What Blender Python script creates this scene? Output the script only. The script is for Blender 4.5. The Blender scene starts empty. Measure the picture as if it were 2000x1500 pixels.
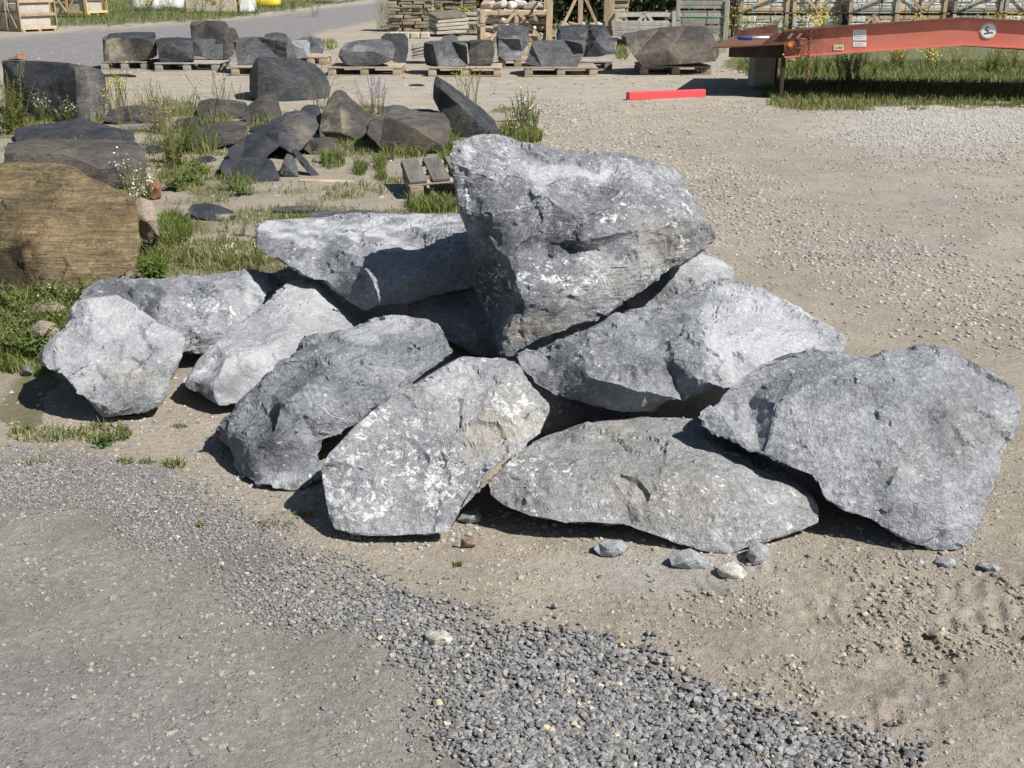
import bpy, bmesh, math, random
import numpy as np
from mathutils import Vector, Matrix, Euler
from mathutils.geometry import delaunay_2d_cdt

random.seed(7)
RNG = np.random.default_rng(11)
scene = bpy.context.scene
C = scene.collection

# ------------------------------------------------------------------ camera
F_PX, CAM_H = 2200.0, 1.55
PITCH = math.atan(796.0 / F_PX)
cam_data = bpy.data.cameras.new('camera')
cam = bpy.data.objects.new('camera', cam_data)
C.objects.link(cam)
cam_data.sensor_fit = 'HORIZONTAL'
cam_data.sensor_width = 36.0
cam_data.lens = 36.0 * F_PX / 2000.0
cam_data.clip_start = 0.05
cam_data.clip_end = 2000.0
cam.location = (0, 0, CAM_H)
cam.rotation_euler = (math.pi / 2 - PITCH, 0, 0)
scene.camera = cam

# ------------------------------------------------------------------ sky, sun, exposure
SUN_EL = math.radians(47)
SUN_AZ = math.atan2(0.83, -0.56)            # clockwise from +Y, towards the sun
world = bpy.data.worlds.new('World')
scene.world = world
world.use_nodes = True
wn = world.node_tree
sky = wn.nodes.new('ShaderNodeTexSky')
sky.sky_type = 'NISHITA'
sky.sun_disc = False
sky.sun_elevation = SUN_EL
sky.sun_rotation = SUN_AZ
sky.air_density = 1.0
sky.dust_density = 0.6
bg = wn.nodes['Background']
bg.inputs['Strength'].default_value = 0.05
wn.links.new(sky.outputs['Color'], bg.inputs['Color'])
sun_data = bpy.data.lights.new('sun', 'SUN')
sun_data.energy = 5.0
sun_data.angle = math.radians(0.5)
sun_data.color = (1.0, 0.96, 0.90)
sun = bpy.data.objects.new('sun', sun_data)
C.objects.link(sun)
sd = Vector((math.sin(SUN_AZ) * math.cos(SUN_EL), math.cos(SUN_AZ) * math.cos(SUN_EL), math.sin(SUN_EL)))
sun.rotation_euler = sd.to_track_quat('Z', 'Y').to_euler()
sun.location = sd * 50
scene.view_settings.view_transform = 'Standard'
scene.view_settings.look = 'None'
scene.view_settings.exposure = 0.46
scene.view_settings.gamma = 1.0
scene.render.engine = 'CYCLES'
scene.cycles.max_bounces = 4
scene.cycles.diffuse_bounces = 2

# ------------------------------------------------------------------ layout helpers (survey of the place)
CP, SP = math.cos(PITCH), math.sin(PITCH)
def ray(x, y):
    u = 750.0 - y
    return (x - 1000.0, F_PX * CP + u * SP, -F_PX * SP + u * CP)
def P(x, y, Y):                      # the point seen at (x, y) that stands Y metres ahead
    d = ray(x, y)
    t = Y / d[1]
    return Vector((d[0] * t, Y, CAM_H + d[2] * t))
def Yz(y, z=0.0):                    # how far ahead a point of height z is
    d = ray(0, y)
    return (CAM_H - z) * d[1] / -d[2]
def G(x, y, z=0.0):
    return P(x, y, Yz(y, z))
def project(V):
    V = np.asarray(V, float)
    X, Y, Z = V[:, 0], V[:, 1], V[:, 2] - CAM_H
    zc = Y * CP - Z * SP
    uc = Y * SP + Z * CP
    zc = np.where(zc < 0.05, 0.05, zc)
    return 1000 + F_PX * X / zc, 750 - F_PX * uc / zc

# ------------------------------------------------------------------ numpy noise
def _h(ix, iy, iz, seed):
    h = (ix.astype(np.uint32) * np.uint32(374761393)) ^ (iy.astype(np.uint32) * np.uint32(668265263)) ^ (iz.astype(np.uint32) * np.uint32(2147483647 - 18961)) ^ np.uint32((seed * 974711 + 77) & 0xffffffff)
    h = (h ^ (h >> np.uint32(13))) * np.uint32(1274126177)
    h = (h ^ (h >> np.uint32(16))) * np.uint32(2246822519)
    return h ^ (h >> np.uint32(15))
def _f(h):
    return h.astype(np.float32) * np.float32(1.0 / 4294967295.0)
def vnoise(p, seed=0):               # value noise, -1..1
    p = np.asarray(p, np.float32)
    i = np.floor(p)
    f = p - i
    i = i.astype(np.int64)
    f = f * f * f * (f * (f * 6 - 15) + 10)
    x0, y0, z0 = i[:, 0], i[:, 1], i[:, 2]
    out = 0
    for dx in (0, 1):
        wx = f[:, 0] if dx else 1 - f[:, 0]
        for dy in (0, 1):
            wy = f[:, 1] if dy else 1 - f[:, 1]
            for dz in (0, 1):
                wz = f[:, 2] if dz else 1 - f[:, 2]
                out = out + wx * wy * wz * _f(_h(x0 + dx, y0 + dy, z0 + dz, seed))
    return out * 2 - 1
def fbm(p, octaves=4, seed=0, gain=0.5):
    a, s, n = 1.0, 0, 0
    q = np.asarray(p, np.float32)
    for o in range(octaves):
        s = s + a * vnoise(q, seed + o * 17)
        n += a
        a *= gain
        q = q * 2.03 + 11.7
    return s / n
def facets(p, seed=0, tilt=0.9):     # broken planar chips, roughly -1..1, and the distance to the chip's border
    p = np.asarray(p, np.float32)
    i = np.floor(p).astype(np.int64)
    best = np.full(len(p), 9e9, np.float32)
    sec = np.full(len(p), 9e9, np.float32)
    bid = np.zeros(len(p), np.uint32)
    bv = np.zeros_like(p)
    for dx in (-1, 0, 1):
        for dy in (-1, 0, 1):
            for dz in (-1, 0, 1):
                cx, cy, cz = i[:, 0] + dx, i[:, 1] + dy, i[:, 2] + dz
                h = _h(cx, cy, cz, seed)
                fx = cx + _f(h)
                fy = cy + _f(_h(cx, cy, cz, seed + 1))
                fz = cz + _f(_h(cx, cy, cz, seed + 2))
                v = np.stack([p[:, 0] - fx, p[:, 1] - fy, p[:, 2] - fz], 1).astype(np.float32)
                d = (v * v).sum(1)
                m = d < best
                sec = np.where(m, best, np.minimum(sec, d))
                best = np.where(m, d, best)
                bid = np.where(m, h, bid)
                bv = np.where(m[:, None], v, bv)
    r0 = _f(bid * np.uint32(2654435761)) * 2 - 1
    r1 = _f((bid ^ np.uint32(0x9e3779b9)) * np.uint32(2246822519)) * 2 - 1
    r2 = _f((bid ^ np.uint32(0x51ed270b)) * np.uint32(3266489917)) * 2 - 1
    r3 = _f((bid ^ np.uint32(0x1b873593)) * np.uint32(668265263)) * 2 - 1
    off = r0 * 0.6 + tilt * (bv[:, 0] * r1 + bv[:, 1] * r2 + bv[:, 2] * r3)
    return off, np.sqrt(sec) - np.sqrt(best)

# ------------------------------------------------------------------ mesh helpers
def mesh_np(name, V, Fa, smooth=True):
    V = np.ascontiguousarray(V, np.float32)
    Fa = np.ascontiguousarray(Fa, np.int32)
    k = Fa.shape[1]
    m = bpy.data.meshes.new(name)
    m.vertices.add(len(V)); m.vertices.foreach_set('co', V.ravel())
    m.loops.add(Fa.size); m.loops.foreach_set('vertex_index', Fa.ravel())
    m.polygons.add(len(Fa)); m.polygons.foreach_set('loop_start', np.arange(0, Fa.size, k, dtype=np.int32))
    m.update(calc_edges=True)
    m.polygons.foreach_set('use_smooth', np.full(len(Fa), smooth, bool))
    return m
def set_col(m, name, RGBA):
    a = m.attributes.new(name, 'FLOAT_COLOR', 'POINT')
    a.data.foreach_set('color', np.ascontiguousarray(RGBA, np.float32).ravel())
def link(name, mesh, mat=None, parent=None, loc=None, rot=None):
    o = bpy.data.objects.new(name, mesh)
    C.objects.link(o)
    if mat is not None and mesh is not None and not mesh.materials:
        mesh.materials.append(mat)
    if parent is not None:
        o.parent = parent
    if loc is not None:
        o.location = loc
    if rot is not None:
        o.rotation_euler = rot
    return o
def tag(o, label=None, cat=None, group=None, kind=None):
    if label: o['label'] = label
    if cat: o['category'] = cat
    if group: o['group'] = group
    if kind: o['kind'] = kind
    return o
def thing(name, label, cat, loc=(0, 0, 0), rz=0.0, group=None):
    o = bpy.data.objects.new(name, None)
    o.empty_display_size = 0.1
    C.objects.link(o)
    o.location = loc
    o.rotation_euler = (0, 0, rz)
    return tag(o, label, cat, group)
_boxes = {}
def box_mesh(sx, sy, sz, bev=0.004, jit=0.0, seed=0):
    key = (round(sx, 4), round(sy, 4), round(sz, 4), bev, jit, seed)
    if key in _boxes:
        return _boxes[key]
    bm = bmesh.new()
    bmesh.ops.create_cube(bm, size=1.0)
    r = random.Random(seed)
    for v in bm.verts:
        v.co = Vector((v.co.x * sx, v.co.y * sy, v.co.z * sz))
        if jit:
            v.co += Vector((r.uniform(-jit, jit), r.uniform(-jit, jit), r.uniform(-jit, jit)))
    if bev:
        bmesh.ops.bevel(bm, geom=list(bm.edges), offset=min(bev, 0.3 * min(sx, sy, sz)), segments=1, affect='EDGES')
    m = bpy.data.meshes.new('box')
    bm.to_mesh(m); bm.free()
    _boxes[key] = m
    return m
def with_mat(mesh, mat):             # a copy of shared mesh data per material
    key = (mesh.name, mat.name)
    if key in _boxes:
        return _boxes[key]
    m = mesh.copy()
    m.materials.clear(); m.materials.append(mat)
    _boxes[key] = m
    return m
def box(name, size, loc, mat, parent=None, rot=(0, 0, 0), bev=0.004, jit=0.0, seed=0):
    return link(name, with_mat(box_mesh(*size, bev, jit, seed), mat), None, parent, loc, rot)
def prism_mesh(poly, depth, axis=None, bev=0.0):   # polygon (list of Vector) swept by the vector depth
    bm = bmesh.new()
    a = [bm.verts.new(p) for p in poly]
    b = [bm.verts.new(Vector(p) + Vector(depth)) for p in poly]
    n = len(a)
    bm.faces.new(a)
    bm.faces.new(b[::-1])
    for i in range(n):
        bm.faces.new((a[i], b[i], b[(i + 1) % n], a[(i + 1) % n]))
    bmesh.ops.recalc_face_normals(bm, faces=bm.faces)
    if bev:
        bmesh.ops.bevel(bm, geom=list(bm.edges), offset=bev, segments=1, affect='EDGES')
    m = bpy.data.meshes.new('prism')
    bm.to_mesh(m); bm.free()
    return m

# ------------------------------------------------------------------ shader helpers
class NT:
    def __init__(s, name):
        s.mat = bpy.data.materials.new(name)
        s.mat.use_nodes = True
        s.t = s.mat.node_tree
        s.bsdf = s.t.nodes['Principled BSDF']
        s.bsdf.inputs['Specular IOR Level'].default_value = 0.25
    def n(s, typ, **kw):
        nd = s.t.nodes.new(typ)
        for k, v in kw.items():
            setattr(nd, k, v)
        return nd
    def l(s, a, b):
        s.t.links.new(a, b)
    def coords(s, scale=(1, 1, 1), rot=(0, 0, 0), src='Object'):
        tc = s.n('ShaderNodeTexCoord')
        mp = s.n('ShaderNodeMapping')
        mp.inputs['Scale'].default_value = scale
        mp.inputs['Rotation'].default_value = rot
        s.l(tc.outputs[src], mp.inputs['Vector'])
        return mp.outputs['Vector']
    def noise(s, vec, scale, detail=6, rough=0.6, dist=0.0):
        nd = s.n('ShaderNodeTexNoise')
        nd.inputs['Scale'].default_value = scale
        nd.inputs['Detail'].default_value = detail
        nd.inputs['Roughness'].default_value = rough
        nd.inputs['Distortion'].default_value = dist
        s.l(vec, nd.inputs['Vector'])
        return nd.outputs['Fac']
    def ramp(s, fac, stops):
        r = s.n('ShaderNodeValToRGB')
        el = r.color_ramp.elements
        while len(el) < len(stops):
            el.new(0.5)
        for e, (p, c) in zip(el, stops):
            e.position = p
            e.color = (*c, 1) if len(c) == 3 else c
        s.l(fac, r.inputs['Fac'])
        return r.outputs['Color']
    def step(s, fac, a, b, lo=0.0, hi=1.0):
        r = s.n('ShaderNodeMapRange', interpolation_type='SMOOTHSTEP')
        r.inputs['From Min'].default_value = a
        r.inputs['From Max'].default_value = b
        r.inputs['To Min'].default_value = lo
        r.inputs['To Max'].default_value = hi
        s.l(fac, r.inputs['Value'])
        return r.outputs['Result']
    def math(s, op, a, b=None):
        m = s.n('ShaderNodeMath', operation=op)
        for i, v in enumerate((a, b)):
            if v is None: continue
            if isinstance(v, (int, float)): m.inputs[i].default_value = v
            else: s.l(v, m.inputs[i])
        return m.outputs[0]
    def mix(s, fac, a, b, mode='MIX'):
        m = s.n('ShaderNodeMix', data_type='RGBA', blend_type=mode)
        for i, v in ((0, fac), (6, a), (7, b)):
            if isinstance(v, (int, float)): m.inputs[i].default_value = v
            elif isinstance(v, tuple): m.inputs[i].default_value = (*v, 1)
            else: s.l(v, m.inputs[i])
        return m.outputs[2]
    def attr(s, name):
        a = s.n('ShaderNodeAttribute', attribute_name=name)
        return a
    def bump(s, h, strength=0.5, dist=0.01, prev=None):
        b = s.n('ShaderNodeBump')
        b.inputs['Strength'].default_value = strength
        b.inputs['Distance'].default_value = dist
        s.l(h, b.inputs['Height'])
        if prev is not None: s.l(prev, b.inputs['Normal'])
        return b.outputs['Normal']
    def out(s, col, rough=0.85, normal=None):
        if isinstance(col, tuple): s.bsdf.inputs['Base Color'].default_value = (*col, 1)
        else: s.l(col, s.bsdf.inputs['Base Color'])
        if isinstance(rough, (int, float)): s.bsdf.inputs['Roughness'].default_value = rough
        else: s.l(rough, s.bsdf.inputs['Roughness'])
        if normal is not None: s.l(normal, s.bsdf.inputs['Normal'])
        return s.mat

# ------------------------------------------------------------------ materials
def rock_mat(name, dark, mid, pale, strata_rot=(0, 0, 0), strata=0.4, white=0.35, veins=0.5, rust=None, rust_amt=0.0, grain=1.0, bump=1.0, sz=13, chips=20, white_col=(0.66, 0.67, 0.685), rough=0.85):
    t = NT(name)
    v = t.coords()
    vs = t.coords(scale=(1.5, 1.5, sz), rot=strata_rot)
    big = t.noise(v, 2.6, 3, 0.6, 0.6)
    med = t.noise(v, 11, 5, 0.72, 0.8)
    fine = t.noise(v, 55, 4, 0.78, 0.6)
    st = t.noise(vs, 3.5, 5, 0.66, 0.8)
    vf = t.noise(v, 150, 2, 0.6)
    def dev(x, k): return t.math('MULTIPLY', t.math('SUBTRACT', x, 0.5), k)
    a = t.math('ADD', t.math('ADD', dev(big, 0.38), 0.5), dev(med, 0.34))
    a = t.math('ADD', a, dev(st, 0.30 * min(1.6, strata)))
    a = t.math('ADD', a, t.math('ADD', dev(fine, 0.42 * grain), dev(vf, 0.22 * grain)))
    mk = t.attr('marks')
    sep = t.n('ShaderNodeSeparateColor')
    t.l(mk.outputs['Color'], sep.inputs['Color'])
    a = t.math('ADD', a, t.math('MULTIPLY', sep.outputs['Red'], 0.15))
    a = t.math('SUBTRACT', a, t.math('MULTIPLY', sep.outputs['Green'], 0.17))
    col = t.ramp(a, [(0.32, dark), (0.50, mid), (0.69, pale)])
    if rust is not None:
        rn = t.step(t.noise(v, 3.3, 4, 0.62, 1.0), 0.56 - 0.14 * rust_amt, 0.70 - 0.08 * rust_amt)
        col = t.mix(t.math('MULTIPLY', rn, min(1.0, 0.35 + rust_amt)), col, rust)
    wf = t.math('MULTIPLY', mk.outputs['Alpha'], t.step(med, 0.3, 0.6, 0.35, 1.0))
    col = t.mix(t.math('MULTIPLY', wf, 0.5), col, (0.46, 0.39, 0.28))
    if white > 0:
        # broken flakes of calcite dust
        fl = t.noise(t.coords(scale=(1, 1, 1.35), rot=(0.4, 0.9, 0.5)), 36, 5, 0.80, 0.5)
        area = t.step(t.noise(v, 4.2, 4, 0.6, 0.5), 0.44, 0.62)
        thr = t.math('ADD', fl, t.math('MULTIPLY', area, 0.085 * white))
        thr = t.math('ADD', thr, t.math('MULTIPLY', sep.outputs['Blue'], 0.10))
        w = t.step(thr, 0.63, 0.675)
        sp = t.step(t.noise(v, 100, 3, 0.62, 1.0), 0.635, 0.69)
        w = t.math('MAXIMUM', w, t.math('MULTIPLY', sp, 0.55))
        col = t.mix(t.math('MULTIPLY', w, 0.92), col, white_col)
    if veins > 0:
        vd = t.n('ShaderNodeTexVoronoi', feature='DISTANCE_TO_EDGE')
        vd.inputs['Scale'].default_value = 4.3
        wv = t.n('ShaderNodeVectorMath', operation='ADD')
        ns = t.n('ShaderNodeTexNoise'); ns.inputs['Scale'].default_value = 6; ns.inputs['Detail'].default_value = 5
        t.l(v, ns.inputs['Vector'])
        sc = t.n('ShaderNodeVectorMath', operation='SCALE'); sc.inputs['Scale'].default_value = 0.16
        t.l(ns.outputs['Color'], sc.inputs[0]); t.l(v, wv.inputs[0]); t.l(sc.outputs[0], wv.inputs[1])
        t.l(wv.outputs[0], vd.inputs['Vector'])
        vm = t.step(vd.outputs['Distance'], 0.002, 0.009, 1.0, 0.0)
        vm = t.math('MULTIPLY', vm, t.step(t.noise(v, 3.1, 3, 0.5), 0.50, 0.62))
        col = t.mix(t.math('MULTIPLY', vm, veins * 0.7), col, white_col)
    # conchoidal chips: every cell a little plane of its own
    def cells(vec, scale):
        vc = t.n('ShaderNodeTexVoronoi', feature='F1')
        vc.inputs['Scale'].default_value = scale
        t.l(vec, vc.inputs['Vector'])
        sb = t.n('ShaderNodeVectorMath', operation='SUBTRACT'); t.l(vec, sb.inputs[0]); t.l(vc.outputs['Position'], sb.inputs[1])
        cc = t.n('ShaderNodeVectorMath', operation='SUBTRACT'); t.l(vc.outputs['Color'], cc.inputs[0]); cc.inputs[1].default_value = (.5, .5, .5)
        dt = t.n('ShaderNodeVectorMath', operation='DOT_PRODUCT'); t.l(sb.outputs[0], dt.inputs[0]); t.l(cc.outputs[0], dt.inputs[1])
        return t.math('MULTIPLY', dt.outputs['Value'], scale)
    dv = t.n('ShaderNodeVectorMath', operation='ADD')
    nz = t.n('ShaderNodeTexNoise'); nz.inputs['Scale'].default_value = 9; nz.inputs['Detail'].default_value = 4; t.l(v, nz.inputs['Vector'])
    nsx = t.n('ShaderNodeVectorMath', operation='SCALE'); nsx.inputs['Scale'].default_value = 0.09; t.l(nz.outputs['Color'], nsx.inputs[0])
    t.l(v, dv.inputs[0]); t.l(nsx.outputs[0], dv.inputs[1])
    h = t.math('ADD', t.math('MULTIPLY', cells(dv.outputs[0], chips), 1.0), t.math('MULTIPLY', cells(dv.outputs[0], chips * 3.1), 0.35))
    h = t.math('ADD', h, t.math('MULTIPLY', st, 1.1 * strata))
    h = t.math('ADD', h, t.math('MULTIPLY', med, 0.5))
    h = t.math('ADD', h, t.math('MULTIPLY', fine, 0.9))
    nrm = t.bump(h, 0.75 * bump, 0.022)
    return t.out(col, rough, nrm)

def wood_mat(name, c0, c1, axis=0, scale=1.0, rough=0.8):
    t = NT(name)
    s = [9, 9, 9]; s[axis] = 0.9
    v = t.coords(scale=tuple(x * scale for x in s))
    oi = t.n('ShaderNodeObjectInfo')
    g = t.noise(v, 4, 7, 0.65, 0.7)
    v2 = t.coords()
    b = t.noise(v2, 2.5, 4, 0.6)
    a = t.math('ADD', t.math('MULTIPLY', g, 0.7), t.math('MULTIPLY', b, 0.35))
    a = t.math('ADD', a, t.math('MULTIPLY', t.math('SUBTRACT', oi.outputs['Random'], 0.5), 0.22))
    col = t.ramp(a, [(0.35, c0), (0.68, c1)])
    nrm = t.bump(g, 0.4, 0.004)
    return t.out(col, rough, nrm)
def plain_mat(name, col, rough=0.6, var=0.15, scale=12, spec=0.3, bump=0.1):
    t = NT(name)
    v = t.coords()
    n = t.noise(v, scale, 6, 0.65, 0.4)
    c = t.ramp(n, [(0.3, tuple(x * (1 - var) for x in col)), (0.7, tuple(min(1, x * (1 + var)) for x in col))])
    t.bsdf.inputs['Specular IOR Level'].default_value = spec
    return t.out(c, rough, t.bump(n, bump, 0.004))
def attr_mat(name, attr='col', rough=0.9, var=0.25, scale=60, bump=0.3, dist=0.004, trans=0.0):
    t = NT(name)
    v = t.coords()
    n = t.noise(v, scale, 5, 0.7, 0.3)
    a = t.attr(attr)
    f = t.step(n, 0.25, 0.75, 1 - var, 1 + var)
    cb = t.n('ShaderNodeCombineXYZ')
    for i in range(3): t.l(f, cb.inputs[i])
    col = t.mix(1.0, a.outputs['Color'], cb.outputs[0], 'MULTIPLY')
    m = t.out(col, rough, t.bump(n, bump, dist))
    if trans:
        tr = t.n('ShaderNodeBsdfTranslucent')
        t.l(col, tr.inputs['Color'])
        mx = t.n('ShaderNodeMixShader'); mx.inputs['Fac'].default_value = trans
        t.l(t.bsdf.outputs[0], mx.inputs[1]); t.l(tr.outputs[0], mx.inputs[2])
        t.l(mx.outputs[0], t.t.nodes['Material Output'].inputs['Surface'])
    return m

LIME = dict(dark=(0.11, 0.117, 0.13), mid=(0.262, 0.274, 0.295), pale=(0.45, 0.465, 0.488))
M = {}
M['lime'] = rock_mat('limestone_grey', **LIME, strata_rot=(0.5, 0.3, 0), strata=0.5, white=0.5)
M['lime_dusty'] = rock_mat('limestone_dusty', (0.19, 0.20, 0.215), (0.345, 0.357, 0.375), (0.47, 0.483, 0.50), strata_rot=(0.2, 0.5, 0.4), strata=0.4, white=0.2, veins=0.3, grain=0.55)
M['lime_dark'] = rock_mat('limestone_dark', (0.075, 0.08, 0.092), (0.185, 0.196, 0.214), (0.38, 0.393, 0.415), strata_rot=(1.1, 0.2, 0.2), strata=0.35, white=0.3, veins=0.8)
M['lime_flaked'] = rock_mat('limestone_flaked', (0.135, 0.14, 0.15), (0.29, 0.30, 0.315), (0.47, 0.48, 0.493), strata_rot=(0.3, 0.6, 0), strata=0.4, white=0.95, veins=0.3)
M['lime_warm'] = rock_mat('limestone_warm', (0.13, 0.134, 0.138), (0.275, 0.278, 0.28), (0.44, 0.443, 0.443), strata_rot=(0.1, 0.2, 0), strata=0.5, white=0.7, veins=0.3)
M['lime_top'] = rock_mat('limestone_streaked', (0.075, 0.08, 0.09), (0.20, 0.21, 0.227), (0.44, 0.455, 0.475), strata_rot=(0.35, 0.35, 0), strata=0.7, white=0.8, veins=0.9)
SL = dict(dark=(0.020, 0.022, 0.026), mid=(0.045, 0.048, 0.055), pale=(0.115, 0.12, 0.132))
M['slate'] = rock_mat('slate_dark', **SL, strata=0.9, white=0.0, veins=0.0, rust=(0.12, 0.09, 0.07), rust_amt=0.1, rough=0.55, grain=0.6)
M['slate_brown'] = rock_mat('slate_brown', (0.026, 0.025, 0.025), (0.066, 0.062, 0.059), (0.145, 0.136, 0.127), strata=0.9, white=0.0, veins=0.2, rust=(0.13, 0.095, 0.07), rust_amt=0.2)
M['slate_grey'] = rock_mat('slate_grey', (0.035, 0.037, 0.041), (0.088, 0.092, 0.097), (0.215, 0.22, 0.228), strata=0.9, white=0.15, veins=0.3, rust=(0.14, 0.115, 0.09), rust_amt=0.1)
M['slate_rust'] = rock_mat('slate_rust', (0.034, 0.031, 0.029), (0.082, 0.075, 0.068), (0.165, 0.152, 0.136), strata=0.8, white=0.0, veins=0.3, rust=(0.15, 0.11, 0.075), rust_amt=0.25)
M['slate_silver'] = rock_mat('slate_silver', (0.12, 0.125, 0.135), (0.28, 0.29, 0.31), (0.52, 0.54, 0.57), strata=0.5, white=0.5, veins=0.0, rough=0.5)
M['gneiss'] = rock_mat('gneiss_tan', (0.05, 0.039, 0.024), (0.175, 0.133, 0.075), (0.37, 0.29, 0.165), strata=1.8, sz=24, white=0.0, veins=0.0, rust=(0.22, 0.13, 0.05), rust_amt=0.1, grain=0.8)
M['field'] = rock_mat('fieldstone_pink', (0.16, 0.13, 0.11), (0.33, 0.26, 0.21), (0.46, 0.40, 0.34), strata=0.3, white=0.2, veins=0.0, rust=(0.42, 0.27, 0.16), rust_amt=0.3)
M['tanstone'] = rock_mat('flagstone_tan', (0.13, 0.105, 0.07), (0.29, 0.24, 0.16), (0.44, 0.38, 0.27), strata=0.9, white=0.0, veins=0.0, rust=(0.36, 0.22, 0.10), rust_amt=0.2)
M['palestone'] = rock_mat('stone_pale', (0.36, 0.33, 0.29), (0.56, 0.53, 0.48), (0.72, 0.70, 0.66), strata=0.3, white=0.0, veins=0.0)
M['pinkstone'] = rock_mat('stone_pink', (0.30, 0.20, 0.16), (0.50, 0.37, 0.31), (0.66, 0.54, 0.47), strata=0.3, white=0.2, veins=0.0)
M['whitestone'] = rock_mat('stone_white', (0.50, 0.49, 0.46), (0.68, 0.68, 0.66), (0.80, 0.80, 0.79), strata=0.2, white=0.0, veins=0.0, bump=0.5)
M['pallet'] = wood_mat('pallet_wood', (0.20, 0.155, 0.11), (0.47, 0.39, 0.29), 0)
M['pallet_dark'] = wood_mat('dark_weathered_wood', (0.07, 0.062, 0.055), (0.20, 0.185, 0.165), 1)
M['pallet_grey'] = wood_mat('weathered_wood', (0.16, 0.145, 0.13), (0.40, 0.375, 0.34), 0)
M['crate_wood'] = wood_mat('crate_wood', (0.25, 0.18, 0.115), (0.52, 0.41, 0.28), 2)
M['crate_grey'] = wood_mat('crate_grey_wood', (0.20, 0.185, 0.165), (0.47, 0.45, 0.41), 2)
M['crate_yellow'] = wood_mat('crate_yellow_wood', (0.45, 0.30, 0.12), (0.72, 0.53, 0.27), 2)
M['red_timber'] = plain_mat('red_paint', (0.72, 0.075, 0.085), 0.5, 0.08, 20)
M['strap_blue'] = plain_mat('blue_strap', (0.16, 0.33, 0.48), 0.5)
M['strap_green'] = plain_mat('green_strap', (0.08, 0.30, 0.15), 0.5)
M['strap_dark'] = plain_mat('dark_strap', (0.08, 0.06, 0.05), 0.6)
M['brick'] = plain_mat('brick_clay', (0.24, 0.12, 0.07), 0.9, 0.3, 14, bump=0.4)
M['paper'] = plain_mat('paper', (0.80, 0.81, 0.83), 0.7, 0.03, 8)
M['ink'] = plain_mat('ink', (0.03, 0.03, 0.035), 0.6)
M['concrete'] = plain_mat('concrete', (0.42, 0.38, 0.31), 0.9, 0.25, 5, bump=0.3)
M['sack_white'] = plain_mat('sack_white', (0.70, 0.71, 0.72), 0.7, 0.1, 6)
M['sack_yellow'] = plain_mat('sack_yellow', (0.75, 0.62, 0.06), 0.6, 0.1, 6)
M['stick'] = wood_mat('stick_wood', (0.25, 0.18, 0.11), (0.48, 0.38, 0.26), 0)

# ------------------------------------------------------------------ rocks
def smooth_np(V, E, it, lam=0.5):
    n = len(V)
    deg = np.bincount(E.ravel(), minlength=n).astype(np.float32)
    deg[deg == 0] = 1
    for _ in range(it):
        S = np.empty_like(V)
        for k in range(3):
            S[:, k] = np.bincount(E[:, 0], V[E[:, 1], k], n) + np.bincount(E[:, 1], V[E[:, 0], k], n)
        V = V + lam * (S / deg[:, None] - V)
    return V
def hull_front(outline, inner, thick, back_scale=(0.95, 0.62), zmin=-0.04):
    pts = list(outline) + list(inner)
    n = len(outline)
    co2 = [Vector((p[0] / 100.0, -p[1] / 100.0)) for p in pts]
    vo, eo, fo, ov, oe, of = delaunay_2d_cdt(co2, [], [list(range(n))], 1, 1e-6)
    V = []
    for i, src in enumerate(ov):
        V.append(P(*pts[src[0]]) if src else P(vo[i].x * 100, -vo[i].y * 100, pts[0][2]))
    inv = {}
    for i, src in enumerate(ov):
        for s_ in src: inv[s_] = i
    loop = [inv[i] for i in range(n)]
    F = [tuple(f) for f in fo]
    cen = sum((V[i] for i in loop), Vector()) / n
    camv = Vector((0, 0, CAM_H))
    rings = []
    for sh, sc in ((0.42, back_scale[0]), (1.0, back_scale[1])):
        r = []
        for i in loop:
            q = cen + (V[i] - cen) * sc
            d = (q - camv).normalized()
            q = q + d * (thick * sh)
            q.z = max(q.z, zmin)
            r.append(len(V)); V.append(q)
        rings.append(r)
    a = loop
    for r in rings:
        for i in range(n):
            j = (i + 1) % n
            F.append((a[i], r[i], r[j])); F.append((a[i], r[j], a[j]))
        a = r
    q = sum((V[i] for i in a), Vector()) / n
    V.append(q)
    for i in range(n):
        F.append((a[i], len(V) - 1, a[(i + 1) % n]))
    return V, F
SEED = [100]
def dense(V, F, edge, bevel, cap=60000):
    """hull to an even mesh: hard edges knocked off a little, every edge shorter than about edge"""
    bm = bmesh.new()
    vs = [bm.verts.new(v) for v in V]
    for f in F:
        try: bm.faces.new([vs[i] for i in f])
        except ValueError: pass
    bmesh.ops.remove_doubles(bm, verts=bm.verts, dist=0.002)
    bmesh.ops.recalc_face_normals(bm, faces=bm.faces)
    if bevel:
        bmesh.ops.bevel(bm, geom=[e for e in bm.edges if len(e.link_faces) == 2 and e.calc_face_angle(0) > 0.45], offset=bevel, segments=1, affect='EDGES')
    bmesh.ops.triangulate(bm, faces=bm.faces)
    for _ in range(8):
        es = [e for e in bm.edges if e.calc_length() > edge * 1.45]
        if not es or len(bm.faces) > cap: break
        bmesh.ops.subdivide_edges(bm, edges=es, cuts=1)
        bmesh.ops.triangulate(bm, faces=[f for f in bm.faces if len(f.verts) > 3])
    bm.normal_update()
    bm.verts.index_update()
    A = np.array([v.co[:] for v in bm.verts], np.float32)
    N = np.array([v.normal[:] for v in bm.verts], np.float32)
    T = np.array([[v.index for v in f.verts] for f in bm.faces], np.int32)
    E = np.array([[e.verts[0].index, e.verts[1].index] for e in bm.edges], np.int32)
    bm.free()
    return A, N, T, E
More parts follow.
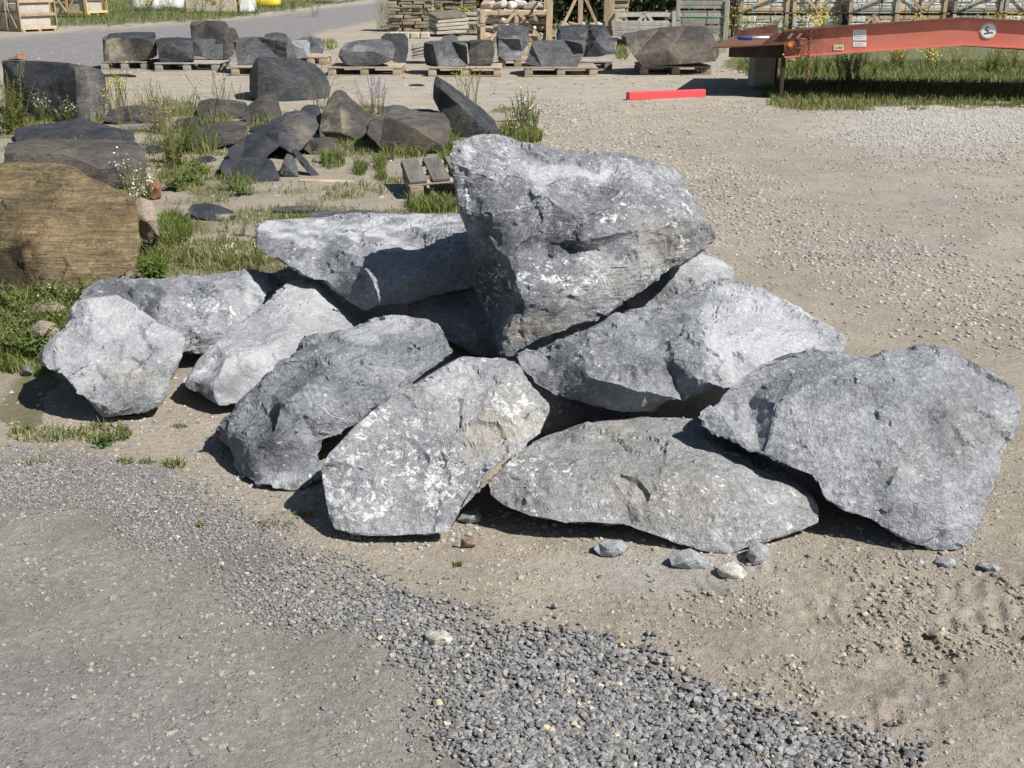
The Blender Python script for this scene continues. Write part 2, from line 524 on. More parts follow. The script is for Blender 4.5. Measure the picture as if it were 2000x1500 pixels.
def tnormals(V, T):
    n = np.cross(V[T[:, 1]] - V[T[:, 0]], V[T[:, 2]] - V[T[:, 0]])
    N = np.zeros_like(V)
    for k in range(3):
        for c in range(3):
            N[:, c] += np.bincount(T[:, k], n[:, c], len(V))
    return (N / np.maximum(np.linalg.norm(N, axis=1, keepdims=True), 1e-9)).astype(np.float32)
def rock(name, label, cat, outline, inner=(), thick=0.4, mat='lime', voxel=0.008, amp=1.0, chip=1.0, strata=(0, 0, 0), soft=0, strata_amp=0.004, marks=(), group=None, zmin=-0.04, back=(0.97, 0.68), cuts=120, sharp=25, bevel=0.0, flat=0.2):
    SEED[0] += 37
    seed = SEED[0]
    gx = sum(p[0] for p in outline) / len(outline); gy = sum(p[1] for p in outline) / len(outline)
    g_ = 1.022
    if inner and flat:                          # broad split faces rather than domes
        Am = np.array([[p[0] / 1000, p[1] / 1000, 1.0] for p in outline]); bm_ = np.array([1.0 / p[2] for p in outline])
        cf = np.linalg.lstsq(Am, bm_, rcond=None)[0]
        inner = [(p[0], p[1], p[2] * (1 - flat) + flat / (cf[0] * p[0] / 1000 + cf[1] * p[1] / 1000 + cf[2])) for p in inner]
    outline = [(gx + (p[0] - gx) * g_, gy + (p[1] - gy) * (g_ if p[1] < gy else 1.008), p[2]) for p in outline]
    V, F = hull_front(outline, inner, thick, back, zmin)
    V, N, T, E = dense(V, F, voxel * 1.75, bevel)
    V = smooth_np(V, E, soft, 0.5)
    N = tnormals(V, T)
    R = np.array(Euler(strata).to_matrix(), np.float32)
    W = V @ R.T
    S = W * np.array([1, 1, 1.8], np.float32)
    d = 0.003 * fbm(V * 4.0, 3, seed)
    f1, e1 = facets(S * (4.6 / chip) + fbm(V * 6, 2, seed + 9)[:, None] * 0.18, seed + 3)
    f2, e2 = facets(S * (13.0 / chip) + 3.3, seed + 5)
    msk = np.clip(fbm(V * 3.1, 2, seed + 40) * 2.0 + 0.6, 0.25, 1.0)
    d = d + 0.005 * chip * f1 * msk + 0.0065 * chip * f2 * msk
    d = d - 0.010 * chip * np.clip(1 - e1 / 0.05, 0, 1) * np.clip(fbm(V * 2.2, 2, seed + 8) * 4 - 0.4, 0, 1)
    st = vnoise(W * np.array([5, 5, 42], np.float32), seed + 20) + 0.6 * vnoise(W * np.array([9, 9, 95], np.float32), seed + 21)
    d = d + strata_amp * st * np.clip(fbm(V * 2.7, 2, seed + 41) * 2 + 0.4, 0, 1)
    d = d + 0.0042 * fbm(V * 34, 3, seed + 30)
    V = V + N * (d * amp)[:, None]
    rc = np.random.default_rng(seed)
    size = float(np.linalg.norm(V.max(0) - V.min(0)))
    for i in range(int(cuts)):                 # flat fracture faces knocked off the surface
        j = rc.integers(0, len(V))
        n_ = N[j] + rc.normal(size=3) * 0.10
        n_ = (n_ / np.linalg.norm(n_)).astype(np.float32)
        rad = size * (0.05 + 0.17 * rc.random() ** 1.5)
        dep = rad * rc.uniform(0.01, 0.08)
        cp_ = (0.003 + 0.017 * rc.random() ** 1.8) * min(1.0, size / 0.9)
        w_ = V - V[j]
        k_ = np.nonzero((np.abs(w_) < rad * 1.2).all(1))[0]
        wk = w_[k_]
        k_ = k_[((wk * wk).sum(1) < rad * rad * (0.75 + 0.5 * vnoise(V[k_] * (2.2 / rad), seed + i))) & ((N[k_] @ N[j]) > 0.2)]
        h_ = (V[k_] - V[j]) @ n_ + dep
        V[k_] -= np.clip(h_, 0, cp_)[:, None] * n_
    nv_ = len(V)
    deg = np.maximum(np.bincount(E.ravel(), minlength=nv_), 1).astype(np.float32)
    for lim in (0.009, 0.009):                 # no needles
        S_ = np.stack([np.bincount(E[:, 0], V[E[:, 1], c], nv_) + np.bincount(E[:, 1], V[E[:, 0], c], nv_) for c in range(3)], 1)
        L_ = S_ / deg[:, None] - V
        ln_ = np.linalg.norm(L_, axis=1)
        nb_ = (np.bincount(E[:, 0], ln_[E[:, 1]], nv_) + np.bincount(E[:, 1], ln_[E[:, 0]], nv_)) / deg
        hit = (ln_ > 2.2 * nb_) & (ln_ > 0.003) | (ln_ > lim)
        V = np.where(hit[:, None], V + L_ * 0.85, V).astype(np.float32)
    base = np.array([V[:, 0].mean(), V[:, 1].mean(), V[:, 2].min()], np.float32)
    m = mesh_np(name, V - base, T)
    m.set_sharp_from_angle(angle=math.radians(sharp))
    set_col(m, 'marks', marks_of(V, marks, seed, 55))
    return tag(link(name, m, M[mat], None, Vector(base.tolist())), label, cat, group)
def marks_of(V2, marks, seed, wob=25):
    px, py = project(V2)
    mk = np.zeros((len(V2), 4), np.float32)
    if len(marks):
        wx = fbm(V2 * 9, 3, seed + 60) * wob
        wy = fbm(V2 * 9 + 50, 3, seed + 61) * wob
        for (x, y, rx, ry, ch, s_) in marks:
            q = np.sqrt(((px + wx - x) / rx) ** 2 + ((py + wy - y) / ry) ** 2)
            mk[:, 'pdwy'.index(ch)] += s_ * np.clip(1.6 - 1.2 * q, 0, 1)
        mk = np.clip(mk, 0, 1.6)
    return mk
def crisp(name, label, cat, outline, inner=(), thick=0.4, mat='slate', edge=0.05, rough=0.006, strata=(0, 0, 0), strata_amp=0.006, marks=(), group=None, zmin=-0.04, back=(0.97, 0.75)):
    """a block with flat split faces and hard edges"""
    SEED[0] += 37
    seed = SEED[0]
    V, F = hull_front(outline, inner, thick, back, zmin)
    A, N, T, E = dense(V, F, edge, edge * 0.16, 9000)
    R = np.array(Euler(strata).to_matrix(), np.float32)
    W = A @ R.T
    d = rough * fbm(A * 5, 3, seed) + rough * 0.6 * facets(W * np.array([7, 7, 16], np.float32), seed)[0]
    d = d + strata_amp * vnoise(W * np.array([4, 4, 30], np.float32), seed + 4)
    A = A + N * d[:, None]
    base = np.array([A[:, 0].mean(), A[:, 1].mean(), A[:, 2].min()], np.float32)
    m = mesh_np(name, A - base, T)
    m.set_sharp_from_angle(angle=math.radians(24))
    set_col(m, 'marks', marks_of(A, marks, seed))
    return tag(link(name, m, M[mat], None, Vector(base.tolist())), label, cat, group)

# ------------------------------------------------------------------ the pile of limestone boulders
PILE = 'limestone boulders heaped in the foreground pile'
rock('boulder', 'pale dusty rounded boulder at the far left end of the pile', 'boulder',
     [(185,574,4.22),(225,573,4.25),(262,590,4.22),(300,620,4.15),(345,645,4.1),(362,662,4.05),(358,690,4.02),(348,712,3.98),(330,760,3.93),(312,790,3.88),(285,808,3.86),(245,820,3.86),(190,826,3.84),(178,806,3.83),(150,775,3.83),(128,748,3.84),(108,725,3.88),(82,712,3.95),(70,706,4.0),(72,692,4.02),(90,668,4.08),(120,640,4.14),(135,608,4.2),(150,588,4.22)],
     [(105,682,3.95),(190,700,3.9),(200,640,4.05),(270,650,4.03),(300,720,3.9),(215,728,3.85),(183,780,3.80),(212,800,3.8),(340,670,4.0),(285,770,3.86)],
     0.42, 'lime_dusty', 0.0075, strata=(0.3,0.2,0), chip=0.8, amp=0.8,
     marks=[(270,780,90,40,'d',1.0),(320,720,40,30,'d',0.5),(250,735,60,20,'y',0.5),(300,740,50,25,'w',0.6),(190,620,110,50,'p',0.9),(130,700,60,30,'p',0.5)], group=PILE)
rock('boulder', 'long mid grey boulder with white spots behind the pale left boulder', 'boulder',
     [(158,580,4.6),(165,565,4.7),(200,545,4.8),(230,535,4.85),(262,531,4.85),(300,532,4.85),(350,528,4.9),(400,526,4.92),(440,523,4.95),(470,521,4.98),(500,525,5.0),(530,533,5.05),(555,553,5.05),(545,560,4.98),(520,572,4.85),(515,600,4.7),(490,640,4.6),(440,690,4.5),(380,700,4.45),(340,690,4.4),(250,650,4.4),(190,600,4.5)],
     [(270,560,4.62),(262,590,4.6),(310,560,4.58),(430,560,4.62),(400,640,4.42),(330,650,4.42),(480,545,4.85),(500,570,4.78),(465,560,4.7)],
     0.4, 'lime', 0.008, strata=(0.6,0.7,0),
     marks=[(410,610,45,30,'w',1.1),(370,575,40,30,'w',0.6),(230,565,50,30,'d',0.8),(290,570,14,40,'d',1.0),(500,560,20,30,'p',0.8)], group=PILE)
rock('boulder', 'smooth pale grey boulder between the left boulder and the dark jagged one', 'boulder',
     [(352,745,4.05),(362,730,4.1),(400,690,4.2),(425,660,4.3),(455,625,4.4),(490,600,4.5),(522,580,4.62),(535,565,4.7),(560,552,4.78),(590,546,4.82),(620,550,4.82),(640,570,4.8),(665,595,4.75),(690,618,4.7),(705,630,4.68),(690,655,4.55),(660,670,4.42),(625,695,4.28),(590,725,4.16),(550,760,4.06),(500,785,3.98),(460,795,3.92),(430,797,3.9),(410,785,3.94),(385,770,3.98),(362,758,4.02)],
     [(440,700,4.0),(420,755,3.9),(500,690,4.05),(540,610,4.42),(525,640,4.35),(600,600,4.5),(560,640,4.35),(460,660,4.25),(380,735,4.0)],
     0.42, 'lime_dusty', 0.008, strata=(0.3,0.3,0), chip=0.9, amp=0.85,
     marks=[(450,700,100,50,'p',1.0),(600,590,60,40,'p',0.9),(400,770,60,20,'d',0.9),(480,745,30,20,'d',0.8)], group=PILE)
rock('boulder', 'dark jagged blue grey boulder leaning beside the white flaked boulder', 'boulder',
     [(413,838,3.5),(420,822,3.52),(445,800,3.52),(460,775,3.55),(480,755,3.6),(505,738,3.62),(520,705,3.68),(560,690,3.72),(575,660,3.82),(592,645,3.9),(630,640,3.95),(670,630,4.0),(710,618,4.05),(745,612,4.08),(790,618,4.08),(830,625,4.05),(855,640,4.02),(868,660,3.95),(880,690,3.85),(860,704,3.78),(796,756,3.6),(734,796,3.46),(680,844,3.4),(640,895,3.36),(640,940,3.3),(580,950,3.26),(540,951,3.25),(500,944,3.27),(470,927,3.32),(455,895,3.42),(440,870,3.48),(420,855,3.52)],
     [(598,652,3.87),(614,658,3.77),(640,664,3.8),(690,665,3.8),(720,640,3.92),(583,722,3.72),(600,738,3.54),(640,725,3.62),(528,765,3.58),(546,778,3.42),(466,815,3.5),(482,838,3.36),(480,895,3.33),(545,885,3.31),(600,862,3.34),(585,805,3.40),(660,800,3.43),(800,660,3.88),(795,690,3.76),(750,720,3.63),(700,760,3.53),(520,840,3.33)],
     0.4, 'lime_dark', 0.0065, strata=(0.9,0.5,0), chip=1.3, amp=1.25, cuts=170, flat=0.0,
     marks=[(760,640,110,35,'p',1.3),(720,720,70,30,'p',0.5),(540,930,60,20,'p',1.0),(520,860,80,50,'d',0.5)], group=PILE)
rock('boulder', 'front boulder with a thick mottle of white flakes and cream right end', 'boulder',
     [(625,920,3.05),(635,895,3.05),(680,845,3.1),(730,795,3.15),(790,755,3.22),(840,720,3.3),(875,703,3.35),(910,700,3.36),(960,704,3.36),(1000,708,3.35),(1020,730,3.32),(1045,765,3.28),(1070,795,3.22),(1075,815,3.2),(1060,850,3.15),(1045,860,3.12),(1010,880,3.06),(975,900,3.03),(945,930,2.98),(935,960,2.96),(900,1000,2.92),(880,1035,2.90),(840,1052,2.89),(790,1050,2.89),(740,1047,2.90),(690,1043,2.91),(655,1036,2.93),(640,1010,2.97),(635,970,3.0)],
     [(700,860,3.03),(790,790,3.12),(880,750,3.22),(960,780,3.15),(1000,820,3.08),(940,880,3.0),(850,900,2.97),(740,920,2.98),(760,1000,2.915),(840,1010,2.905),(680,1000,2.94),(900,940,2.95)],
     0.38, 'lime_flaked', 0.0065, strata=(0.5,0.5,0), chip=0.75, amp=0.85, flat=0.65,
     marks=[(1000,820,70,60,'y',0.7),(950,860,50,40,'y',0.6),(900,760,60,40,'p',0.8),(990,790,60,50,'w',0.9),(780,860,120,70,'w',0.8),(720,970,100,70,'w',0.7),(850,940,60,60,'w',0.5),(870,990,60,60,'d',0.3)], group=PILE)
rock('boulder', 'low flat warm grey boulder lying along the front of the pile', 'boulder',
     [(955,935,3.02),(965,915,3.02),(990,890,3.1),(1030,868,3.2),(1090,845,3.3),(1150,828,3.36),(1200,822,3.38),(1260,816,3.4),(1330,815,3.42),(1400,825,3.42),(1480,870,3.3),(1550,930,3.15),(1590,975,3.0),(1600,1000,2.98),(1590,1022,2.95),(1560,1040,2.93),(1500,1055,2.88),(1470,1068,2.865),(1430,1082,2.85),(1390,1081,2.845),(1350,1070,2.855),(1280,1045,2.885),(1220,1022,2.92),(1160,1025,2.915),(1110,1025,2.92),(1050,1010,2.94),(990,985,2.99),(965,965,3.0)],
     [(1000,920,3.01),(1080,905,3.02),(1180,905,3.0),(1280,910,2.99),(1360,915,2.98),(1450,935,2.97),(1540,960,2.96),(1250,1000,2.91),(1100,980,2.945),(1400,1000,2.89),(1380,1060,2.845),(1500,1010,2.89),(1220,860,3.22),(1240,872,3.16),(1400,880,3.12)],
     0.35, 'lime_warm', 0.007, strata=(0.1,0.1,0), chip=0.8, amp=0.8,
     marks=[(1300,970,120,50,'y',0.45),(1060,880,80,20,'p',0.4),(1060,925,110,22,'w',0.7),(1200,845,60,18,'y',0.5)], group=PILE)
rock('boulder', 'broad pale grey slab boulder at the right end of the pile', 'boulder',
     [(1372,815,3.2),(1378,795,3.22),(1400,775,3.25),(1450,735,3.3),(1500,705,3.34),(1560,678,3.4),(1600,668,3.42),(1650,670,3.42),(1680,676,3.4),(1720,672,3.4),(1760,670,3.4),(1820,674,3.38),(1870,690,3.35),(1930,722,3.3),(1975,750,3.25),(1988,790,3.18),(1990,840,3.1),(1975,880,3.05),(1945,930,2.99),(1925,980,2.94),(1910,1020,2.91),(1895,1060,2.88),(1870,1076,2.86),(1820,1079,2.86),(1780,1060,2.85),(1740,1040,2.87),(1700,1015,2.9),(1650,998,2.92),(1610,980,2.95),(1595,945,2.98),(1570,925,3.01),(1500,900,3.04),(1430,865,3.09),(1385,845,3.14)],
     [(1560,695,3.36),(1532,760,3.2),(1440,848,3.09),(1650,740,3.2),(1750,740,3.18),(1850,760,3.15),(1600,850,3.06),(1700,850,3.03),(1800,850,3.01),(1900,850,3.03),(1650,940,2.97),(1750,950,2.92),(1850,950,2.92),(1850,1030,2.86),(1470,785,3.31),(1500,745,3.34)],
     0.36, 'lime', 0.007, strata=(0.5,0.35,0), chip=0.85, amp=1.0, flat=0.1,
     marks=[(1600,830,160,70,'p',0.55),(1850,830,70,60,'d',0.6),(1780,900,40,40,'y',0.4),(1900,850,40,40,'y',0.35),(1700,980,120,40,'p',0.4),(1800,720,120,30,'w',0.3)], group=PILE)
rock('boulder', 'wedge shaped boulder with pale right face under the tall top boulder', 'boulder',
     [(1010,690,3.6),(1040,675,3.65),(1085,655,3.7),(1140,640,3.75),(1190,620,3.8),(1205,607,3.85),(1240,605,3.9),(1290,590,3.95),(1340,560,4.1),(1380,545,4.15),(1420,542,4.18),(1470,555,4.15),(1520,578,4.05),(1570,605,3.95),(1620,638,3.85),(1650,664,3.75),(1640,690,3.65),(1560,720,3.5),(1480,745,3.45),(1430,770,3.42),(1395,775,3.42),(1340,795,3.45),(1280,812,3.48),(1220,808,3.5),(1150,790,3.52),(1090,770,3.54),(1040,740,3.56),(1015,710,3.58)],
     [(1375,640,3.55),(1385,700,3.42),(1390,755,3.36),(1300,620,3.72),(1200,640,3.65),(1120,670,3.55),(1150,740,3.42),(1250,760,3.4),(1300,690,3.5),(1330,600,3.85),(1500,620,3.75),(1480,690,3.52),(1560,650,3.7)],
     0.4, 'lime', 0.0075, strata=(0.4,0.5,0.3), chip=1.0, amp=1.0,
     marks=[(1500,640,130,65,'p',1.7),(1400,680,34,90,'p',1.4),(1200,720,150,40,'d',0.6),(1350,610,60,20,'d',0.5)], group=PILE)  # right face pale from dust and painted sunlight; overhang's shade painted dark
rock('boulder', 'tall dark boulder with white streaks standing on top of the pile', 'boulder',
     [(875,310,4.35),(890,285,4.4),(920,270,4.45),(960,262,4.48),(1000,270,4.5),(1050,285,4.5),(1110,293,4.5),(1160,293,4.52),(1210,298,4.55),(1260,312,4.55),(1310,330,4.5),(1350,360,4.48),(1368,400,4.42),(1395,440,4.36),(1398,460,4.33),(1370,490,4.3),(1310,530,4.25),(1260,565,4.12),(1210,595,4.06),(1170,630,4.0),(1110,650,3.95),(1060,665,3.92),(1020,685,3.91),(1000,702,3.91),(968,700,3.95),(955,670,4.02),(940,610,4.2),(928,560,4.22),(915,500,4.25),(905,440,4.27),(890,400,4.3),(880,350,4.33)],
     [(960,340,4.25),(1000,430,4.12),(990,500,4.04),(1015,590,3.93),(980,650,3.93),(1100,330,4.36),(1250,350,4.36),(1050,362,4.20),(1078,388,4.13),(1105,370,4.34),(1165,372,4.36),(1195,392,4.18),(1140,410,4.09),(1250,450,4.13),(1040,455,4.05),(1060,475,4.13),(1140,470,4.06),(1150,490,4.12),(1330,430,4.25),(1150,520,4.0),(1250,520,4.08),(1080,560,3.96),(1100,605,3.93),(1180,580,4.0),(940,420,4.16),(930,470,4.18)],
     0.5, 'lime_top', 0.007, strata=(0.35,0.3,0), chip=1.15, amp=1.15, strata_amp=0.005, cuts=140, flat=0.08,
     marks=[(950,580,60,90,'d',1.0),(1120,460,60,40,'d',0.7),(1100,335,120,25,'p',1.0),(920,300,30,40,'p',0.9),(1250,340,90,30,'p',0.8),(1060,640,80,25,'y',0.8),(1300,480,80,60,'y',0.55),(1330,440,50,50,'w',0.5),(1180,430,80,25,'w',0.6),(1060,545,120,16,'w',1.0),(1170,560,90,50,'y',0.4)], group=PILE)  # top pale from dust and painted sunlight; shade of left flank painted dark
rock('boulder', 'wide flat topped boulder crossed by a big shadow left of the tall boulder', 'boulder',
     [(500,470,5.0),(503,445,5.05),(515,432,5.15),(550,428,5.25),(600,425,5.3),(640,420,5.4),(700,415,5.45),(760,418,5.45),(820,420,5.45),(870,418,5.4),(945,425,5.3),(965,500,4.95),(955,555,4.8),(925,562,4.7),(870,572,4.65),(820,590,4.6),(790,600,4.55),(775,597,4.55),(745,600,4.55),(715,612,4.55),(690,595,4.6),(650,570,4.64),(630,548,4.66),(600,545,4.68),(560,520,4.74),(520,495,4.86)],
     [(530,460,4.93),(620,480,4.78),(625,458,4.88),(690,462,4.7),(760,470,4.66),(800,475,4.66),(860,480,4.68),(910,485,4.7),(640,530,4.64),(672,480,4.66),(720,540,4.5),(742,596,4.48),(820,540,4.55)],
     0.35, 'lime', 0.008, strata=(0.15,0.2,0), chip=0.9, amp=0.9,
     marks=[(700,440,220,22,'p',1.7),(560,445,60,20,'p',0.9),(680,540,50,60,'d',0.5),(780,560,60,40,'p',0.3)], group=PILE)  # pale top is dust plus painted sunlight; left facet's shade painted in too
rock('boulder', 'dark slab edge showing just behind the wide flat topped boulder', 'boulder',
     [(585,440,5.6),(600,418,5.7),(640,411,5.8),(700,407,5.85),(750,410,5.8),(785,424,5.7),(800,460,5.65),(805,520,5.7),(700,540,5.6),(590,515,5.6)],
     [(690,450,5.6)], 0.4, 'slate_grey', 0.014, chip=0.8, group=PILE)
rock('boulder', 'shadowed boulder under the flat topped one, beside the foot of the tall boulder', 'boulder',
     [(790,600,4.75),(820,552,4.85),(880,536,4.9),(950,530,4.95),(990,600,4.85),(1000,690,4.7),(940,700,4.6),(880,680,4.6),(810,650,4.65)],
     [(880,605,4.6),(930,650,4.52)], 0.4, 'lime', 0.012, group=PILE)
rock('boulder', 'small pale boulder poking out behind the wedge boulder on the right', 'boulder',
     [(1070,690,4.4),(1090,640,4.48),(1150,590,4.5),(1190,560,4.52),(1240,532,4.55),(1300,500,4.6),(1355,490,4.62),(1390,497,4.62),(1430,512,4.62),(1443,525,4.58),(1436,540,4.52),(1450,580,4.5),(1480,650,4.5),(1450,720,4.45),(1230,720,4.42)],
     [(1330,570,4.42),(1300,640,4.35),(1400,530,4.52)], 0.35, 'lime_dusty', 0.010,
     marks=[(1400,510,40,20,'p',1.0),(1290,560,60,40,'d',0.7)], group=PILE)
rock('boulder', 'dark boulder deep in the black gap under the wedge boulder', 'boulder',
     [(1035,735,3.7),(1110,720,3.75),(1200,725,3.75),(1240,780,3.7),(1230,845,3.68),(1180,858,3.68),(1060,855,3.68),(1030,800,3.7)],
     [(1120,790,3.6)], 0.35, 'lime_dark', 0.014, group=PILE)
# chips lying in front of the pile
def chip(label, pts, Yb, mat='lime_dusty', thick=0.05, dome=0.03, vox=0.0035):
    n = len(pts)
    cx = sum(p[0] for p in pts) / n; cy = sum(p[1] for p in pts) / n
    bot = max(p[1] for p in pts)
    out = []
    for x, y in pts:
        k = (bot - y) / max(1.0, bot - min(p[1] for p in pts))
        out.append((x, y, Yb + thick * 0.8 * k))
    return crisp('stone_chip', label, 'stone', out, [(cx - 0.15 * (cx - pts[0][0]), cy + 0.2 * (bot - cy), Yb - 0.4 * dome), (cx + 8, cy - 3, Yb - 0.1 * dome)], thick, mat, 0.012, 0.0015, strata_amp=0.0008, group='loose stone chips in front of the pile', zmin=-0.01)
chip('oval pale stone chip below the middle of the flat front boulder', [(1158,1072),(1168,1058),(1190,1053),(1215,1054),(1226,1067),(1220,1080),(1200,1088),(1172,1086)], Yz(1088), 'lime_dusty')
chip('triangular grey stone chip touching the lowest edge of the flat front boulder', [(1306,1090),(1322,1077),(1348,1071),(1362,1078),(1387,1098),(1380,1110),(1350,1112),(1312,1106)], Yz(1112), 'lime_dusty')
chip('cream coloured stone chip, nearest the camera of the three by the flat boulder', [(1399,1112),(1408,1102),(1430,1097),(1448,1106),(1460,1122),(1450,1132),(1420,1132),(1404,1126)], Yz(1132), 'palestone')
chip('upright grey stone chip leaning at the right end of the flat boulder', [(1457,1085),(1462,1068),(1480,1058),(1500,1066),(1503,1084),(1490,1100),(1470,1104)], Yz(1104), 'lime_dusty')
chip('round grey stone chip below the right slab boulder', [(1823,1098),(1834,1088),(1850,1085),(1866,1094),(1868,1106),(1855,1112),(1838,1110)], Yz(1112), 'lime_dusty')
chip('small angular grey stone chip at the far right of the chips', [(1908,1105),(1915,1097),(1935,1099),(1953,1108),(1951,1120),(1930,1116)], Yz(1121), 'lime_dusty')
chip('flat pale stone chip tucked under the white flaked boulder', [(893,1015),(905,998),(930,993),(942,1006),(938,1020),(915,1022)], Yz(1022), 'lime_dusty')
chip('half buried tan stone chip in the dirt below the white flaked boulder', [(884,1066),(900,1050),(925,1044),(941,1052),(930,1066),(905,1070)], Yz(1070), 'field', 0.04)
chip('squared tan and grey stone chip on the edge of the loose gravel', [(828,1238),(834,1232),(870,1230),(886,1246),(880,1258),(848,1265),(832,1256)], Yz(1265), 'palestone', 0.05)
chip('small rounded tan stone in the dirt above the gravel', [(1186,1238),(1196,1231),(1208,1234),(1214,1243),(1204,1247),(1192,1246)], Yz(1247), 'field', 0.03, 0.02)
chip('pale oblong stone sunk in the dirt at the lower right', [(1805,1236),(1815,1230),(1840,1232),(1852,1240),(1835,1245),(1812,1243)], Yz(1245), 'field', 0.03, 0.02)

# ------------------------------------------------------------------ ground
def in_poly(px, py, poly):
    r = np.zeros(len(px), bool)
    n = len(poly)
    for i in range(n):
        x1, y1 = poly[i]; x2, y2 = poly[(i + 1) % n]
        if y1 == y2: continue
        c = ((y1 > py) != (y2 > py)) & (px < (x2 - x1) * (py - y1) / (y2 - y1) + x1)
        r ^= c
    return r
BAND = [(-600,845),(0,872),(180,885),(330,918),(430,955),(560,1000),(625,1070),(690,1140),(860,1200),(980,1268),(1200,1274),(1330,1296),(1480,1376),(1620,1436),(1760,1522),(2300,2400),(1000,2400),(950,1560),(880,1420),(800,1335),(650,1235),(450,1120),(250,1045),(0,990),(-600,985)]
ROAD = [(-900,985),(0,990),(250,1045),(450,1120),(650,1235),(800,1335),(880,1420),(950,1560),(1000,2400),(-2500,2400)]
FARROAD = [(-800,95),(-200,86),(0,76),(150,60),(300,52),(420,42),(520,32),(640,16),(760,2),(900,-12),(900,8),(745,38),(690,50),(640,58),(600,78),(520,100),(440,122),(300,134),(200,136),(0,128),(-800,150)]
GRASSR = [(1488,176),(1500,200),(1560,212),(1620,216),(1700,212),(1780,206),(1850,204),(2000,206),(2400,214),(2600,70),(2000,62),(1500,62),(1440,100),(1410,130),(1480,150)]
GRASSL = [(-300,190),(0,200),(60,235),(200,225),(330,200),(470,215),(640,210),(740,200),(900,260),(985,200),(1030,225),(1065,280),(990,420),(880,420),(560,560),(420,640),(150,640),(60,830),(-300,860)]
GRASST = [(-600,52),(0,58),(110,52),(180,50),(330,42),(430,38),(480,30),(560,20),(640,8),(700,2),(760,-6),(760,-26),(-600,-26)]
GRASSM = [(735,60),(850,62),(960,70),(1080,75),(1250,78),(1330,100),(1400,110),(1440,80),(2000,60),(2500,50),(2500,-22),(720,-22),(740,20)]
def clumps(px, py, X, Y):
    q = np.stack([X, Y, np.zeros_like(X)], 1)
    return fbm(q * 2.2, 4, 71)
def zones(X, Y, soften=False):
    q = np.stack([X, Y, np.zeros_like(X)], 1)
    px, py = project(q)
    sc = np.clip((py + 60) / 700.0, 0.03, 2.0)
    wx = px + fbm(q * 3.0, 4, 31) * 60 * sc
    wy = py + fbm(q * 3.0 + 40, 4, 32) * 45 * sc
    z = {}
    for k, poly in (('band', BAND), ('road', ROAD), ('farroad', FARROAD), ('grassr', GRASSR), ('grassl', GRASSL), ('grasst', GRASST), ('grassm', GRASSM)):
        z[k] = in_poly(wx, wy, poly) & (Y > 0.3)
    if soften:
        for k, poly in (('band', BAND), ('road', ROAD), ('farroad', FARROAD)):
            acc = 0
            for i in range(9):
                jx = math.cos(i * 2.4) * 13 * math.sqrt(i + .3) * sc; jy = math.sin(i * 2.4) * 10 * math.sqrt(i + .3) * sc
                acc = acc + (in_poly(wx + jx, wy + jy, poly) & (Y > 0.3))
            z['s' + k] = acc / 9.0
    z['px'], z['py'], z['q'] = px, py, q
    return z
# tyre prints in the dirt: (start px, end px, half width m, lug pitch m, slant, depth)
TRACKS = [((1060,1190),(1460,1130),0.07,0.035,0.0,0.009),((1080,1235),(1560,1190),0.05,0.03,0.3,0.006),((1540,1208),(1760,1204),0.035,0.028,0.0,0.009),
          ((1600,1265),(1830,1270),0.03,0.027,0.0,0.006),((1620,1400),(2050,1240),0.10,0.075,0.8,0.012),((1750,1300),(2050,1180),0.09,0.085,-0.7,0.012),
          ((1500,1180),(2060,1120),0.08,0.07,0.6,0.006),((1180,1100),(1560,1110),0.06,0.045,0.2,0.006)]
def ground_h(X, Y, fine=True):
    q = np.stack([X, Y, np.zeros_like(X)], 1).astype(np.float32)
    far = np.clip(1 - Y / 14.0, 0.0, 1.0)
    h = 0.012 * fbm(q * 1.3, 3, 5)
    px, py = project(q)
    # wheel ruts curving round the right of the pile
    rut = np.sin((px * 0.35 + py * 1.0) / 34.0 + 2.0 * fbm(q * 0.9, 2, 15))
    rz = np.clip((px - 1250) / 250, 0, 1) * np.clip((700 - py) / 120, 0, 1) * np.clip((py - 190) / 60, 0, 1)
    h = h + 0.010 * rut * rz
    if fine:
        h = h + far * (0.0045 * fbm(q * 14, 3, 6) + 0.0016 * fbm(q * 60, 2, 8))
        clod = np.clip((px - 1350) / 250, 0, 1) * np.clip((py - 1080) / 60, 0, 1) * np.clip((1560 - py) / 100, 0, 1)
        rough = fbm(q * 26, 3, 12)
        h = h + clod * (0.006 * np.clip(rough + 0.05, -1, 1) + 0.003 * fbm(q * 9, 2, 13) + 0.004 * np.abs(fbm(q * 45, 2, 14)))
        for (a, b, hw, pitch, sl, dep) in TRACKS:
            A, B = G(*a), G(*b)
            d = np.array([B.x - A.x, B.y - A.y]); Ln = np.linalg.norm(d); d /= Ln
            u = (X - A.x) * d[0] + (Y - A.y) * d[1]
            v = -(X - A.x) * d[1] + (Y - A.y) * d[0]
            m = np.clip((hw - np.abs(v)) / 0.02, 0, 1) * np.clip(u / 0.05, 0, 1) * np.clip((Ln - u) / 0.05, 0, 1)
            w = np.cos((u + sl * np.abs(v) + 0.012 * fbm(q * 12, 2, 22)) * 2 * math.pi / pitch)
            keep = np.clip(fbm(q * 6, 2, 19) * 4 + 0.3, 0, 1)
            h = h + m * dep * keep * (np.clip(w * 2.2, -1, 1) * 0.5 - 0.5)
    return h
def gh(x, y):
    return float(ground_h(np.array([x], np.float32), np.array([y], np.float32), False)[0])
EXTRA = [(0.8, 1.2, 2, 5, 15, 60)]
us = np.linspace(-0.62, 0.62, 380)
ex = np.array([0.72, 0.9, 1.3, 2.2, 5, 15, 60])
us = np.concatenate([-ex[::-1], us, ex])
ys = [1.45]
while ys[-1] < 4.4: ys.append(ys[-1] * 1.0033)
